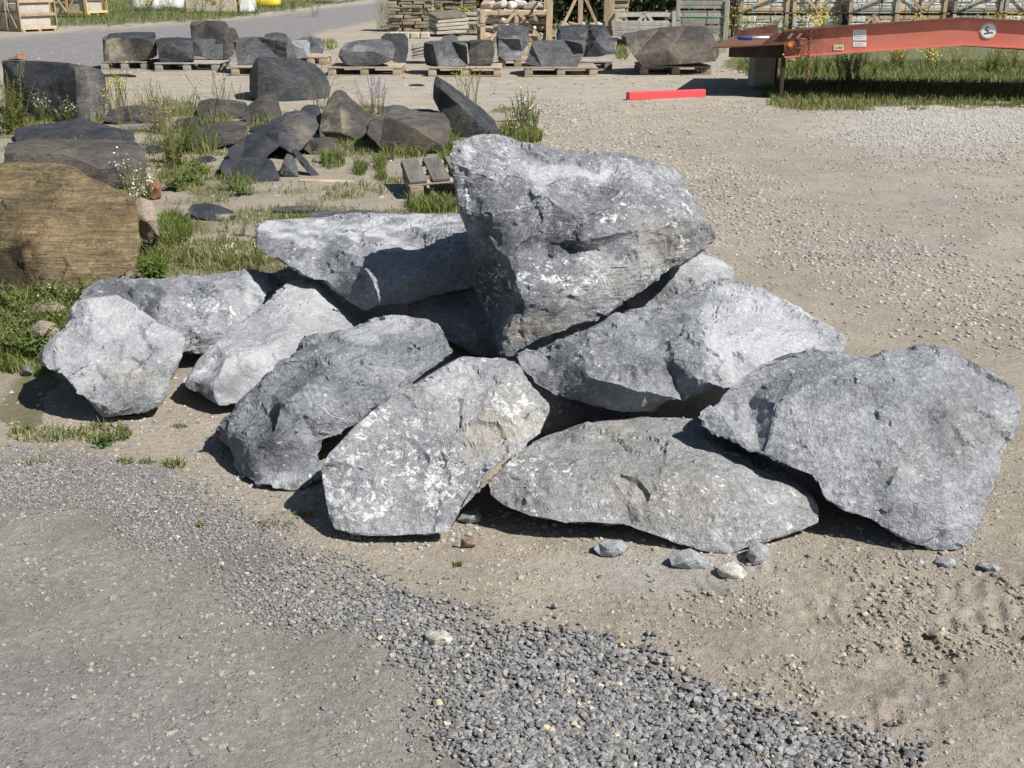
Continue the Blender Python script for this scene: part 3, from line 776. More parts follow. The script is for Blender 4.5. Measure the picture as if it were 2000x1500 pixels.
while ys[-1] < 90: ys.append(ys[-1] * (1.0062 if ys[-1] < 12 else 1.011))
ys = np.array([-120, -40, -12, -3, 0.2, 0.8, 1.2] + ys + [130, 220, 400, 800])
W = np.maximum(ys, 1.45)
X = (us[None, :] * W[:, None]).ravel()
Y = np.repeat(ys, len(us))
inner = (np.abs(np.tile(us, len(ys))) < 0.63) & (Y > 1.2) & (Y < 95)
H = np.where(inner, ground_h(X, Y), 0.0)
zz = zones(X, Y, True)
q = zz['q'].astype(np.float32)
px, py = zz['px'], zz['py']
big = fbm(q * 0.8, 3, 51)[:, None]
col = np.array([0.345, 0.303, 0.245]) * np.ones((len(X), 1)) * (1 + 0.12 * big)
# greyer gravelly sweep on the right, pale dust by the pile
def soft(cx, cy, rx, ry):
    return np.clip(1.5 - 1.3 * np.sqrt(((px - cx) / rx) ** 2 + ((py - cy) / ry) ** 2), 0, 1)[:, None]
def blend(mask, c):
    global col
    col = col * (1 - mask) + np.array(c) * mask
blend(soft(1700, 420, 420, 190) * (0.55 + 0.3 * big), (0.295, 0.278, 0.25))
blend(soft(1320, 1120, 260, 70) * 0.7, (0.355, 0.34, 0.315))
blend(soft(1850, 250, 300, 60) * 0.7, (0.44, 0.425, 0.40))
blend(soft(1750, 1330, 420, 220) * (0.5 + 0.4 * fbm(q * 3, 3, 53)[:, None]), (0.265, 0.238, 0.203))
blend(soft(1140, 1180, 160, 50) * 0.35, (0.27, 0.24, 0.20))
blend(soft(1000, 180, 900, 42) * 0.6, (0.39, 0.35, 0.292))
soil = zz['grassl'][:, None].astype(float)
blend(soil * 0.7, (0.30, 0.265, 0.21))
cl = clumps(px, py, X, Y)
blend(soil * np.clip((cl - 0.0) * 5, 0, 1)[:, None] * 0.75, (0.115, 0.12, 0.05))
blend((zz['grassr'] | zz['grasst'])[:, None] * 0.85, (0.10, 0.115, 0.045))
blend(zz['grassm'][:, None] * (0.45 + 0.4 * np.clip(cl * 3, 0, 1)[:, None]), (0.16, 0.15, 0.085))
blend(zz['sfarroad'][:, None] * 0.92, (0.205, 0.20, 0.20))
blend(zz['sroad'][:, None] * 0.9, (0.252, 0.237, 0.212))
blend((zz['road'] & (px < 420))[:, None] * np.clip((py - 1250) / 150 + big[:, 0], 0, 1)[:, None] * 0.5, (0.225, 0.218, 0.208))
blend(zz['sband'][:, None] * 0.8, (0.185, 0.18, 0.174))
blend(zz['sband'][:, None] ** 2 * np.clip((px - 700) / 500, 0, 1)[:, None] * 0.75, (0.13, 0.127, 0.123))  # soil darkened to paint the shade in gaps between piled stones
nr, nc = len(ys), len(us)
idx = np.arange(nr * nc).reshape(nr, nc)
Q = np.stack([idx[:-1, :-1].ravel(), idx[:-1, 1:].ravel(), idx[1:, 1:].ravel(), idx[1:, :-1].ravel()], 1)
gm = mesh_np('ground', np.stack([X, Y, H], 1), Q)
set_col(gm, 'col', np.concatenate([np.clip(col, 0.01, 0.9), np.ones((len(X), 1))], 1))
t = NT('ground_dirt')
v = t.coords()
n1 = t.noise(v, 3.0, 6, 0.65, 0.4)
n2 = t.noise(v, 38, 6, 0.7, 0.5)
n3 = t.noise(v, 210, 4, 0.65)
f = t.math('ADD', t.step(n1, 0.25, 0.75, 0.84, 1.14), t.math('MULTIPLY', t.math('SUBTRACT', n2, 0.5), 0.8))
f = t.math('ADD', f, t.math('MULTIPLY', t.math('SUBTRACT', n3, 0.5), 0.9))
cb = t.n('ShaderNodeCombineXYZ')
for i in range(3): t.l(f, cb.inputs[i])
gc = t.mix(1.0, t.attr('col').outputs['Color'], cb.outputs[0], 'MULTIPLY')
vo = t.n('ShaderNodeTexVoronoi'); vo.inputs['Scale'].default_value = 70; t.l(v, vo.inputs['Vector'])
peb = t.step(vo.outputs['Distance'], 0.05, 0.35, 1.0, 0.0)
peb = t.math('MULTIPLY', peb, t.step(t.noise(v, 12, 3, 0.6), 0.45, 0.6))
nrm = t.bump(t.math('ADD', t.math('MULTIPLY', n2, 1.0), t.math('MULTIPLY', peb, 0.5)), 0.85, 0.016)
nrm = t.bump(n3, 0.7, 0.006, nrm)
M['ground'] = t.out(gc, 0.95, nrm)
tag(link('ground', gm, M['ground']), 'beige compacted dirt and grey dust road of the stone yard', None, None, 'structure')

# ------------------------------------------------------------------ loose stones
ICO1 = bmesh.new(); bmesh.ops.create_icosphere(ICO1, subdivisions=1, radius=1.0)
ICO_V = np.array([v.co[:] for v in ICO1.verts], np.float32); ICO_F = np.array([[v.index for v in f.verts] for f in ICO1.faces], np.int32); ICO1.free()
OCT_V = np.array([[1,0,0],[-1,0,0],[0,1,0],[0,-1,0],[0,0,1],[0,0,-1]], np.float32)
OCT_F = np.array([[0,2,4],[2,1,4],[1,3,4],[3,0,4],[2,0,5],[1,2,5],[3,1,5],[0,3,5]], np.int32)
ICO2 = bmesh.new(); bmesh.ops.create_icosphere(ICO2, subdivisions=2, radius=1.0)
ICO2_V = np.array([v.co[:] for v in ICO2.verts], np.float32); ICO2_F = np.array([[v.index for v in f.verts] for f in ICO2.faces], np.int32); ICO2.free()
def rand_rot(n, rng):
    a = rng.normal(size=(n, 4)); a /= np.linalg.norm(a, axis=1, keepdims=True)
    w, x, y, z = a.T
    return np.stack([1-2*(y*y+z*z), 2*(x*y-z*w), 2*(x*z+y*w), 2*(x*y+z*w), 1-2*(x*x+z*z), 2*(y*z-x*w), 2*(x*z-y*w), 2*(y*z+x*w), 1-2*(x*x+y*y)], 1).reshape(n, 3, 3).astype(np.float32)
def stone_arrays(pos, size, colr, rng, hi=False, flat=0.62, sink=0.15, jitter=0.28):
    BV, BF = (ICO2_V, ICO2_F) if hi is True else ((OCT_V, OCT_F) if hi == 'o' else (ICO_V, ICO_F))
    n, k = len(pos), len(BV)
    s = size[:, None] * rng.uniform(0.65, 1.15, (n, 3)).astype(np.float32)
    D = BV[None] * (1 + rng.uniform(-jitter, jitter, (n, k, 1)).astype(np.float32))
    if hi is True:                                   # knock flat faces off the pebbles
        for _ in range(5):
            d = rng.normal(size=(n, 3)).astype(np.float32); d /= np.linalg.norm(d, axis=1, keepdims=True)
            dist = rng.uniform(0.45, 0.8, n).astype(np.float32)
            t_ = np.einsum('nkc,nc->nk', D, d) - dist[:, None]
            D = D - np.clip(t_, 0, None)[:, :, None] * d[:, None, :]
    D = D * s[:, None, :]
    D = np.einsum('nkc,ndc->nkd', D, rand_rot(n, rng))
    D[:, :, 2] *= flat
    V = D + pos[:, None, :]
    V[:, :, 2] += (size * flat * (1 - sink * 2))[:, None] * 0.6
    Fa = (BF[None] + (np.arange(n) * k)[:, None, None]).reshape(-1, 3)
    cc = np.repeat(colr, k, 0)
    return V.reshape(-1, 3), Fa, cc
def stones(name, label, parts, mat):
    Vs, Fs, Cs, off = [], [], [], 0
    for V_, F_, C_ in parts:
        Vs.append(V_); Fs.append(F_ + off); Cs.append(C_); off += len(V_)
    m = mesh_np(name, np.concatenate(Vs), np.concatenate(Fs), False)
    c_ = np.concatenate(Cs)
    set_col(m, 'col', np.concatenate([c_, np.ones((len(c_), 1))], 1))
    return tag(link(name, m, mat), label, None, None, 'stuff')
def scatter(n, x0, x1, y0, y1, test, rng, power=1.0):
    """n spots, even over the ground seen between those bounds, kept where test() allows"""
    Y0, Y1 = Yz(y1), Yz(y0)
    out = []
    got = 0
    for _ in range(30):
        Yr = np.exp(rng.uniform(math.log(Y0), math.log(Y1), n)) if power == 0 else rng.uniform(Y0 ** power, Y1 ** power, n) ** (1 / power)
        xr = rng.uniform(x0, x1, n)
        d1 = np.array([ray(0, 750)[1]])
        # pixel column to X at that distance on the ground
        zc = Yr * CP + CAM_H * SP
        Xr = (xr - 1000) * zc / F_PX
        k = test(Xr, Yr)
        out.append(np.stack([Xr[k], Yr[k]], 1)); got += k.sum()
        if got >= n: break
    o = np.concatenate(out)[:n].astype(np.float32)
    return o
def on_ground(xy):
    return np.column_stack([xy, ground_h(xy[:, 0], xy[:, 1])]).astype(np.float32)
M['gravel'] = attr_mat('gravel_stone', 'col', 0.92, 0.3, 90, 0.5, 0.004)
r1 = np.random.default_rng(3)
def grey(n, rng, base=(0.21, 0.208, 0.21), var=0.25, warm=0.05, warmcol=(0.46, 0.38, 0.28)):
    c = np.array(base)[None] * (1 + rng.uniform(-var, var, (n, 1)))
    w = rng.random(n) < warm
    c[w] = np.array(warmcol) * (1 + rng.uniform(-0.3, 0.3, (w.sum(), 1)))
    return c.astype(np.float32)
def edge_depth(X_, Y_):               # how deep inside the gravel band, ragged
    z_ = zones(X_, Y_)
    return z_
# the diagonal drift of dark gravel in the foreground
def t_band(X_, Y_):
    z_ = zones(X_, Y_, True)
    patch = np.clip(1.0 + 1.2 * fbm(z_['q'] * 2.5, 3, 91), 0.25, 1)
    return r1.random(len(X_)) < z_['sband'] ** 1.6 * patch
near = scatter(27000, -100, 2050, 880, 1540, t_band, r1, 2.0)
pn = on_ground(near)
pxn, pyn = project(pn)
right = np.clip((pxn - 300) / 900, 0, 1)
keep = r1.random(len(pn)) < (0.22 + 0.78 * right)
pn = pn[keep]; right = right[keep]
sz = (0.0033 + 0.0070 * r1.random(len(pn)) ** 1.8).astype(np.float32) * (0.7 + 0.45 * right).astype(np.float32)
pn[:, 2] += (r1.random(len(pn)) * 0.008 * right).astype(np.float32)
bigm = sz > 0.0085
cg = grey(len(pn), r1, (0.21, 0.208, 0.206), 0.4, 0.025)
A1 = stone_arrays(pn[bigm], sz[bigm], cg[bigm], r1, True)
A1b = stone_arrays(pn[~bigm], sz[~bigm], cg[~bigm], r1, False)
fl = on_ground(scatter(14000, -100, 2050, 860, 1540, t_band, r1, 2.0))
A2 = stone_arrays(fl, r1.uniform(0.003, 0.007, len(fl)).astype(np.float32), grey(len(fl), r1, (0.21, 0.206, 0.20), 0.35, warm=0.07), r1, 'o')
stones('loose_gravel', 'drift of dark grey crushed gravel across the foreground', [A1, A1b, A2], M['gravel'])
# grit and pebbles in the dust road and the dirt
def t_dirt(X_, Y_):
    z_ = zones(X_, Y_)
    return ~(z_['band'] | z_['farroad'] | z_['grassr'] | z_['grasst'] | z_['grassm'])
def t_near(X_, Y_):
    z_ = zones(X_, Y_)
    q_ = z_['q']
    return (~z_['band']) & (fbm(q_ * 4, 3, 81) + r1.uniform(-0.5, 0.6, len(X_)) > 0.05)
d1 = on_ground(scatter(14000, -50, 2050, 820, 1530, t_near, r1, 1.6))
z1 = zones(d1[:, 0], d1[:, 1])
c1 = np.where(z1['road'][:, None], grey(len(d1), r1, (0.25, 0.243, 0.23), 0.25, 0.04), grey(len(d1), r1, (0.35, 0.31, 0.255), 0.3, 0.15, (0.22, 0.215, 0.21)))
s1 = (0.0022 + 0.0065 * r1.random(len(d1)) ** 3.5).astype(np.float32)
A3 = stone_arrays(d1, s1, c1, r1, 'o', 0.6, 0.45)
lump = on_ground(scatter(1000, 0, 2050, 840, 1530, t_near, r1, 1.6))
A4 = stone_arrays(lump, (0.005 + 0.008 * r1.random(len(lump)) ** 2.5).astype(np.float32), grey(len(lump), r1, (0.27, 0.25, 0.22), 0.25, 0.4, (0.21, 0.207, 0.205)), r1, True, 0.55, 0.4)
def t_clod(X_, Y_):
    z_ = zones(X_, Y_)
    return (~z_['band']) & (r1.random(len(X_)) < np.clip((z_['px'] - 1200) / 500, 0.02, 1)) & (fbm(z_['q'] * 5, 3, 87) > -0.05)
cl_ = on_ground(scatter(2400, 1000, 2060, 1090, 1530, t_clod, r1, 1.6))
A7 = stone_arrays(cl_, (0.003 + 0.008 * r1.random(len(cl_)) ** 3).astype(np.float32), grey(len(cl_), r1, (0.268, 0.24, 0.198), 0.15, 0.06, (0.42, 0.37, 0.30)), r1, False, 0.6, 0.35, 0.4)
# broken bits of limestone shed along the foot of the pile
foot = [(80,740),(130,790),(190,830),(260,826),(330,790),(400,790),(440,860),(480,935),(560,955),(630,965),(650,1040),(740,1056),(850,1060),(920,1015),(980,1000),(1060,1025),(1160,1038),(1280,1062),(1400,1092),(1500,1070),(1600,1040),(1680,1025),(1760,1070),(1840,1086),(1900,1070),(1950,980),(1985,900)]
fp = []
for a_, b_ in zip(foot[:-1], foot[1:]):
    for _ in range(34):
        u_ = r1.random(); g_ = G(a_[0] + (b_[0] - a_[0]) * u_ + r1.normal() * 14, a_[1] + (b_[1] - a_[1]) * u_ + abs(r1.normal()) * 16 - 6)
        fp.append((g_.x, g_.y))
fp = on_ground(np.array(fp, np.float32))
A8 = stone_arrays(fp, (0.002 + 0.010 * r1.random(len(fp)) ** 4).astype(np.float32), grey(len(fp), r1, (0.34, 0.345, 0.35), 0.3, 0.3, (0.33, 0.295, 0.24)), r1, False, 0.6, 0.3, 0.35)
stones('fine_gravel', 'small pebbles and grit bedded in the foreground dirt and dust', [A3, A4, A7, A8], M['gravel'])
# coarse pale gravel sweeping round the right of the pile and towards the ramp
def t_right(X_, Y_):
    z_ = zones(X_, Y_)
    px_, py_, q_ = z_['px'], z_['py'], z_['q']
    d = 0.16 + 0.62 * np.exp(-((py_ - (395 + (px_ - 1400) * 0.42)) / 75) ** 2) + 0.75 * np.exp(-((py_ - (250 + (px_ - 1700) * 0.10)) / 42) ** 2) * np.clip((px_ - 1550) / 250, 0, 1)
    d = d + 0.25 * fbm(q_ * 1.7, 3, 83)
    ok = ~(z_['grassr'] | z_['grassl'] | z_['grasst'] | z_['grassm'] | z_['farroad'] | z_['band'])
    return ok & (r1.random(len(X_)) < d)
d2 = on_ground(scatter(26000, 1000, 2080, 195, 700, t_right, r1, 1.0))
p2, q2 = project(d2)
pale = np.clip((p2 - 1500) / 300, 0, 1) * np.clip((300 - q2) / 60, 0, 1)
c2 = grey(len(d2), r1, (0.34, 0.312, 0.27), 0.3, 0.12, (0.30, 0.30, 0.295))
c2 = c2 * (1 - 0.5 * pale[:, None]) + 0.5 * pale[:, None] * np.array([0.50, 0.49, 0.47])
s2 = (0.004 + 0.012 * r1.random(len(d2)) ** 2.4).astype(np.float32) * (0.8 + 0.35 * np.clip(d2[:, 1] / 9, 0, 1.6)).astype(np.float32)
bg2 = s2 > 0.008
A5 = stone_arrays(d2[bg2], s2[bg2], c2[bg2].astype(np.float32), r1, False, 0.6, 0.35)
A5b = stone_arrays(d2[~bg2], s2[~bg2], c2[~bg2].astype(np.float32), r1, 'o', 0.6, 0.35)
stones('pale_gravel', 'loose pale gravel spread over the yard to the right', [A5, A5b], M['gravel'])
def t_mid(X_, Y_):
    z_ = zones(X_, Y_)
    return ~(z_['grassr'] | z_['grasst'] | z_['grassm'] | z_['band'])
d3 = on_ground(scatter(7000, -50, 1500, 100, 840, t_mid, r1, 0.7))
A6 = stone_arrays(d3, (0.004 + 0.016 * r1.random(len(d3)) ** 4).astype(np.float32) * (0.7 + d3[:, 1] / 14), grey(len(d3), r1, (0.34, 0.31, 0.265), 0.35, 0.25, (0.20, 0.20, 0.205)), r1, 'o', 0.5, 0.35)
stones('yard_pebbles', 'scattered pebbles on the dirt behind and beside the pile', [A6], M['gravel'])

# ------------------------------------------------------------------ rocks behind the pile
def at(Y0, pts):
    return [(p[0], p[1], Y0 + (p[2] if len(p) > 2 else 0.0)) for p in pts]
def brock(name, label, Y0, pts, inner=(), thick=0.5, mat='slate', voxel=0.013, **k):
    kw = dict(edge=0.05, rough=0.006)
    am = k.pop('amp', 0.7); k.pop('chip', None)
    kw['rough'] = 0.0065 * am
    if Y0 < 9: kw['edge'] = 0.025
    if am < 0.25: kw['rough'] = 0.002
    kw.update(k)
    kw.pop('voxel', None)
    return crisp(name, label, 'rock', at(Y0, pts), at(Y0, inner), thick, mat, **kw)
rock('boulder', 'large tan layered block with rusty bands at the left edge', 'boulder',
     [(-40,320,6.35),(60,317,6.45),(110,321,6.45),(148,326,6.4),(175,345,6.3),(215,358,6.22),(248,376,6.12),(262,400,6.0),(270,440,5.85),(273,480,5.75),(274,510,5.7),(262,530,5.65),(200,562,5.6),(150,580,5.58),(80,578,5.6),(-40,583,5.6)],
     [(0,400,5.85),(120,390,5.85),(220,410,5.8),(230,500,5.62),(100,480,5.64),(50,470,5.68),(62,565,5.56),(45,500,5.60),(0,492,5.72),(20,505,5.78),(30,530,5.66),(150,540,5.56)],
     0.7, 'gneiss', 0.011, strata=(0.06,0,0), chip=0.7, amp=1.0, strata_amp=0.013, flat=0.45,
     soft=0, cuts=60, marks=[(20,545,60,60,'d',1.4),(120,480,60,40,'p',0.4)])  # dark mark paints the shade of the recess at lower left
brock('rock', 'rough grey brown stone standing at the right side of the tan block', 6.35, [(255,400,0.1),(275,385,0.15),(300,395,0.15),(308,430),(312,462),(290,470),(268,462),(258,430)], [(285,430,-0.08)], 0.3, 'field', 0.014, strata=(0.2,0,0))
brock('brick_piece', 'broken orange brown brick lying in the weeds by the tan block', Yz(386,0.02), [(283,360,0.12),(292,352,0.2),(310,352,0.2),(315,362,0.1),(316,384,0.05),(300,390),(285,380)], [(308,366,-0.02)], 0.18, 'brick', 0.012, amp=0.2)
brock('rock', 'pinkish round field stone in the weeds left of the pale boulder', Yz(628), [(58,610),(66,592,0.1),(85,584,0.15),(110,586,0.15),(130,600,0.1),(135,622),(110,632),(75,630)], [(95,605,-0.05)], 0.25, 'field', 0.010, amp=0.7)
brock('rock', 'grey and orange field stone at the left foot of the pale boulder', Yz(684), [(60,640,0.05),(80,626,0.12),(105,632,0.12),(115,645,0.08),(105,680),(75,688),(56,670)], [(82,650,-0.06)], 0.25, 'field', 0.010, amp=0.7)
brock('rock', 'small low grey stone left of the pale boulder in the grass', Yz(733), [(40,722,0.03),(50,714,0.06),(62,718,0.05),(66,728),(54,734),(42,732)], [(52,722,-0.02)], 0.12, 'lime', 0.006, amp=0.35, chip=0.6)

SLG = 'dark slate blocks in the weedy patch behind the pile'
def sl(label, Y0, pts, inner=(), thick=0.5, mat='slate', **k):
    k.setdefault('group', SLG)
    return brock('slate_block', label, Y0, pts, inner, thick, mat, **k)
sl('tall dark slate block with a lit brown end at the far left', 13.0, [(4,117,.7),(85,119,.4),(140,124,0.0),(170,128,.15),(195,136,.4),(207,150,.5),(208,200,.4),(203,240,.2),(155,242,-.2),(60,240,.2),(12,230,.7)], [(148,136,-.15),(152,234,-.2),(60,180,.25)], 0.8, 'slate', voxel=0.016, chip=0.6, amp=0.6,
   marks=[(178,190,26,70,'y',0.5),(178,190,26,70,'p',0.8)])  # sunlight on the right end also put into its colour
sl('long low flat slate slab in front of the tall dark block', Yz(282), [(28,252,.35),(60,245,.6),(100,240,.9),(150,233,1.15),(190,240,1.1),(230,250,.8),(262,258,.4),(265,272,.2),(240,285),(120,290),(30,285)], [(110,266,.1),(220,262,.3)], 0.5, 'slate', strata=(0,0.05,0))
sl('long grey brown slate block with rounded right end behind the tan block', Yz(368), [(8,300,.3),(15,280,.8),(60,272,1.2),(140,272,1.3),(230,273,1.3),(262,275,1.1),(278,288,.8),(286,310,.5),(284,345,.1),(270,362),(220,370,-.05),(100,372),(8,350,.1)], [(30,300,.2),(120,300,.15),(128,292,.45),(190,292,.35),(240,288,.4),(200,330,-.05),(260,320,0)], 0.6, 'slate_brown', strata=(0,0.1,0), voxel=0.016, marks=[(230,320,60,40,'p',0.6),(90,300,80,30,'y',0.35)])
sl('big smooth slate block with curved top behind the slate heap', 15.2, [(487,170,.4),(488,140,.5),(500,113,.5),(510,111,.4),(540,112,.45),(580,114,.6),(615,125,.7),(636,145,.7),(646,170,.6),(642,195,.4),(620,207,.2),(560,207),(505,207,.1),(490,195,.3)], [(503,125,.05),(502,190,-.05),(570,160,.1)], 0.7, 'slate', voxel=0.016, chip=0.6, amp=0.6)
sl('slanting slate piece leaning left of the big curved block', Yz(247), [(478,215,.2),(490,200,.3),(520,182,.6),(540,178,.7),(545,200,.5),(550,222,.3),(530,240,.05),(495,250),(480,240)], [(520,210,.1)], 0.4, 'slate_brown')
sl('low rounded slate block left of the heap with a flat top', Yz(232), [(383,215,.1),(390,198,.6),(410,192,.8),(450,194,.9),(480,200,.8),(490,215,.4),(478,230),(420,234),(388,230)], [(405,210,.1),(440,206,.25)], 0.4, 'slate_brown', strata=(0,.1,0))
sl('low layered slate block at the left of the slate heap', Yz(293), [(367,280,.1),(372,262,.3),(378,252,.7),(420,240,1.1),(470,236,1.2),(486,242,1.0),(480,262,.4),(465,280,.1),(420,292),(372,294)], [(376,258,.35),(430,258,.4),(440,278,.05)], 0.5, 'slate_brown', strata=(0.1,0.15,0), strata_amp=0.012)
sl('long slate slab sloping down to the left across the heap', Yz(315), [(443,303),(446,290,.15),(480,268,.5),(520,240,1.0),(560,220,1.3),(590,215,1.3),(618,228,1.0),(624,245,.7),(610,270,.35),(590,292,.1),(570,300),(545,285,.1),(520,308),(470,312),(448,312)], [(520,262,.35),(545,258,.25),(590,240,.6),(580,280,.1),(500,290,.05)], 0.35, 'slate', strata=(0.2,-0.5,0), marks=[(590,250,30,30,'y',0.6),(580,290,14,10,'p',1.2)])
sl('pyramid shaped brown slate boulder in the middle of the heap', Yz(275), [(622,255,.1),(628,225,.3),(640,195,.6),(655,176,.7),(668,175,.7),(690,195,.6),(712,215,.5),(735,232,.4),(728,262,.1),(700,275),(650,277),(625,272)], [(665,215,.15),(668,260,-.1),(710,240,.15)], 0.5, 'slate_brown', marks=[(650,230,20,50,'y',0.9)])
sl('narrow upright slate behind the long sloping slab', Yz(262), [(588,214,.3),(600,205,.5),(622,206,.5),(628,225,.3),(622,258),(605,262),(592,240,.1)], [(608,230,0)], 0.3, 'slate')
sl('squarish grey brown slate block with a gritty flat top right of the heap', Yz(300), [(714,245,.2),(722,236,.5),(750,225,1.1),(790,214,1.6),(840,213,1.6),(868,220,1.2),(880,238,.6),(879,270,.1),(868,292),(800,303,-.05),(740,285),(716,262)], [(722,246,.05),(800,246,-.05),(870,240,.35),(860,280,-.03)], 0.5, 'slate_rust', chip=0.6, amp=0.5, marks=[(795,225,60,10,'p',1.0)])
sl('long slate slab leaning steeply against the squarish block', Yz(272), [(845,190,.4),(846,165,.45),(851,148,.45),(862,152,.55),(900,180,.5),(940,210,.45),(965,235,.4),(976,255,.35),(974,268,.25),(950,287,.1),(900,274,.12),(870,237,.22),(852,208,.3)], [(862,174,.22),(900,206,.16),(945,250,.06)], 0.2, 'slate', strata=(0.3,0.9,0), marks=[(890,220,30,30,'y',0.3)])
sl('dark flat slate piece lying at the front of the heap', Yz(356), [(428,325,.2),(432,312,.5),(470,309,.6),(520,307,.6),(533,315,.4),(545,340,.05),(547,354),(500,356),(440,350,.05)], [(440,318,.3),(525,320,.3),(500,345,.02)], 0.25, 'slate', chip=0.5, amp=0.4)
sl('thin dark shard leaning beside the flat front piece', Yz(346), [(568,294,.25),(578,290,.3),(590,302,.25),(608,325,.15),(625,344,.05),(612,347),(598,335),(580,310,.12)], [(595,320,.05)], 0.08, 'slate', amp=0.3, voxel=0.012)
sl('small grey wedge of slate between the shard and the flat piece', Yz(348), [(545,340),(552,318,.1),(560,300,.2),(572,304,.2),(583,330,.05),(584,346),(560,350)], [(566,330,-.03)], 0.15, 'slate_grey', amp=0.4, voxel=0.014)
sl('low rusty slate block at the foot of the pyramid boulder', Yz(303), [(592,290,.05),(600,272,.4),(640,266,.5),(660,270,.4),(664,290,.1),(655,302),(610,304)], [(630,282,.05)], 0.3, 'slate_rust')
sl('low mossy slate hump behind the long flat slab', Yz(242), [(200,236),(215,215,.5),(240,208,.8),(290,206,.9),(320,214,.7),(335,232,.2),(310,242),(240,244)], [(260,222,.2)], 0.4, 'slate_brown')
sl('flat slate sunk in the grass between the low humps', Yz(262), [(330,250,.2),(345,232,.9),(390,228,1.1),(420,232,1.0),(425,246,.4),(400,258,.1),(350,262)], [(375,246,.3)], 0.3, 'slate')
sl('low slate lump behind the squarish block', Yz(224), [(735,222),(745,208,.4),(770,204,.6),(795,208,.5),(804,218,.2),(790,226),(745,227)], [(770,214,.1)], 0.3, 'slate_grey')
sl('small dark slate with an orange streak in the grass', Yz(434), [(366,408,.1),(376,399,.25),(400,396,.35),(430,402,.3),(455,412,.2),(463,422,.08),(450,434),(420,436),(385,425,.03),(368,416,.06)], [(420,412,.1),(400,420,.05)], 0.2, 'slate', amp=0.35, chip=0.6, voxel=0.010, marks=[(432,419,22,5,'y',2.2)])
sl('flat slate flake lying in the pale dirt', Yz(412,0.02), [(530,410),(545,403,.1),(600,400,.15),(622,404,.1),(610,412),(560,414)], [(575,408,-.0)], 0.1, 'slate_grey', amp=0.2, voxel=0.010)
brock('stick', 'pale broken stick lying in front of the slate heap', Yz(357), [(580,350),(600,348,.02),(650,350,.02),(690,352,.02),(692,356),(640,357),(582,355)], [], 0.05, 'stick', amp=0.1, voxel=0.009, chip=0.5)
brock('brick_piece', 'rusty broken bricks on top of the tall dark slate block', 13.55, [(16,117,.1),(18,113,.2),(30,111,.25),(33,106,.2),(48,104,.2),(49,110,.2),(53,113,.2),(50,118,.05)], [(34,114,.0)], 0.2, 'brick', amp=0.2, voxel=0.016)

rs = random.Random(12)
for i, (x, y, w, h, lb) in enumerate([(505,262,40,18,'small slate shard below the slanting piece'),(560,262,36,16,'small slate shard under the narrow upright slate'),(688,300,30,12,'small slate shard at the foot of the pyramid boulder'),(402,318,44,14,'small slate shard left of the dark flat front piece'),(655,348,22,9,'small slate shard in the dirt right of the thin leaning shard'),(350,300,40,16,'small slate shard in the weeds left of the layered block'),(470,300,30,14,'small slate shard tucked under the long sloping slab'),(760,318,26,10,'small slate shard before the squarish block'),(640,382,34,9,'thin slate flake in the dirt above the flat topped boulder'),(300,300,36,16,'small slate shard beside the rounded end of the long slate block')]):
    pts = []
    for k in range(7):
        a_ = 2 * math.pi * k / 7 + rs.uniform(-.3, .3)
        pts.append((x + w / 2 * math.cos(a_) * rs.uniform(.75, 1.1), y - h * 0.5 - h * 0.55 * math.sin(a_) * rs.uniform(.7, 1.1), 0.12 * (math.sin(a_) + 1)))
    sl(lb, Yz(y), pts, [(x + rs.uniform(-.2, .2) * w, y - h * 0.45, 0.02)], 0.15, ('slate', 'slate_brown', 'slate_grey')[i % 3], amp=0.3)
# ------------------------------------------------------------------ pallets and the slate blocks on them
PALLET_Z = 0.15
def pallet(label, xl, xr, y, depth=1.0, wood='pallet', group='stone pallets in the back row', rz=0.0, miss=()):
    A, B = G(xl, y), G(xr, y)
    w = (B - A).length
    ang = math.atan2(B.y - A.y, B.x - A.x) + rz
    t = thing('pallet', label, 'pallet', (A.x, A.y, 0.0), ang, group)
    m = M[wood]
    nb = 7
    bw = depth / (nb + (nb - 1) * 0.25)
    for i in range(nb):
        box('deck_board', (w, bw, 0.022), (w / 2, bw / 2 + i * bw * 1.25, 0.135), m, t, seed=i)
    for j in range(3):
        x = 0.07 + j * (w - 0.14) / 2
        box('stringer_board', (0.10, depth - 0.01, 0.02), (x, depth / 2, 0.113), M[wood], t)
        for k in range(3):
            box('block', (0.135, 0.10, 0.08), (x, 0.055 + k * (depth - 0.11) / 2, 0.0625), m, t, bev=0.006)
    for k in range(3):
        box('base_board', (w, 0.10, 0.022), (w / 2, 0.055 + k * (depth - 0.11) / 2, 0.0105), m, t)
    return t
pallet('grey pallet under the rust stained slate block at the left of the row', 197, 290, 137, 1.0, 'pallet_grey')
pallet('grey pallet under the layered slate block and the tall stone', 302, 428, 140, 1.0, 'pallet_grey')
pallet('brown pallet half hidden behind the big curved slate block', 451, 590, 148, 1.0)
pallet('brown pallet under the slate block with a rounded left end', 640, 783, 149, 1.0)
pallet('brown pallet carrying two upright slate blocks side by side', 836, 980, 150, 1.0)
pallet('brown pallet under the single long grey slate block, right of the upright pair', 1024, 1167, 150, 1.0)
pallet('pallet under the widest brown slate block at the right end of the row', 1250, 1390, 147, 1.0)
PB = 'slate blocks standing on pallets'
def pb(label, yb, pts, inner=(), thick=0.6, mat='slate_grey', z=PALLET_Z, **k):
    return brock('slate_block', label, Yz(yb, z) + 0.04, pts, inner, thick, mat, voxel=k.pop('voxel', 0.017), group=PB, zmin=z, **k)
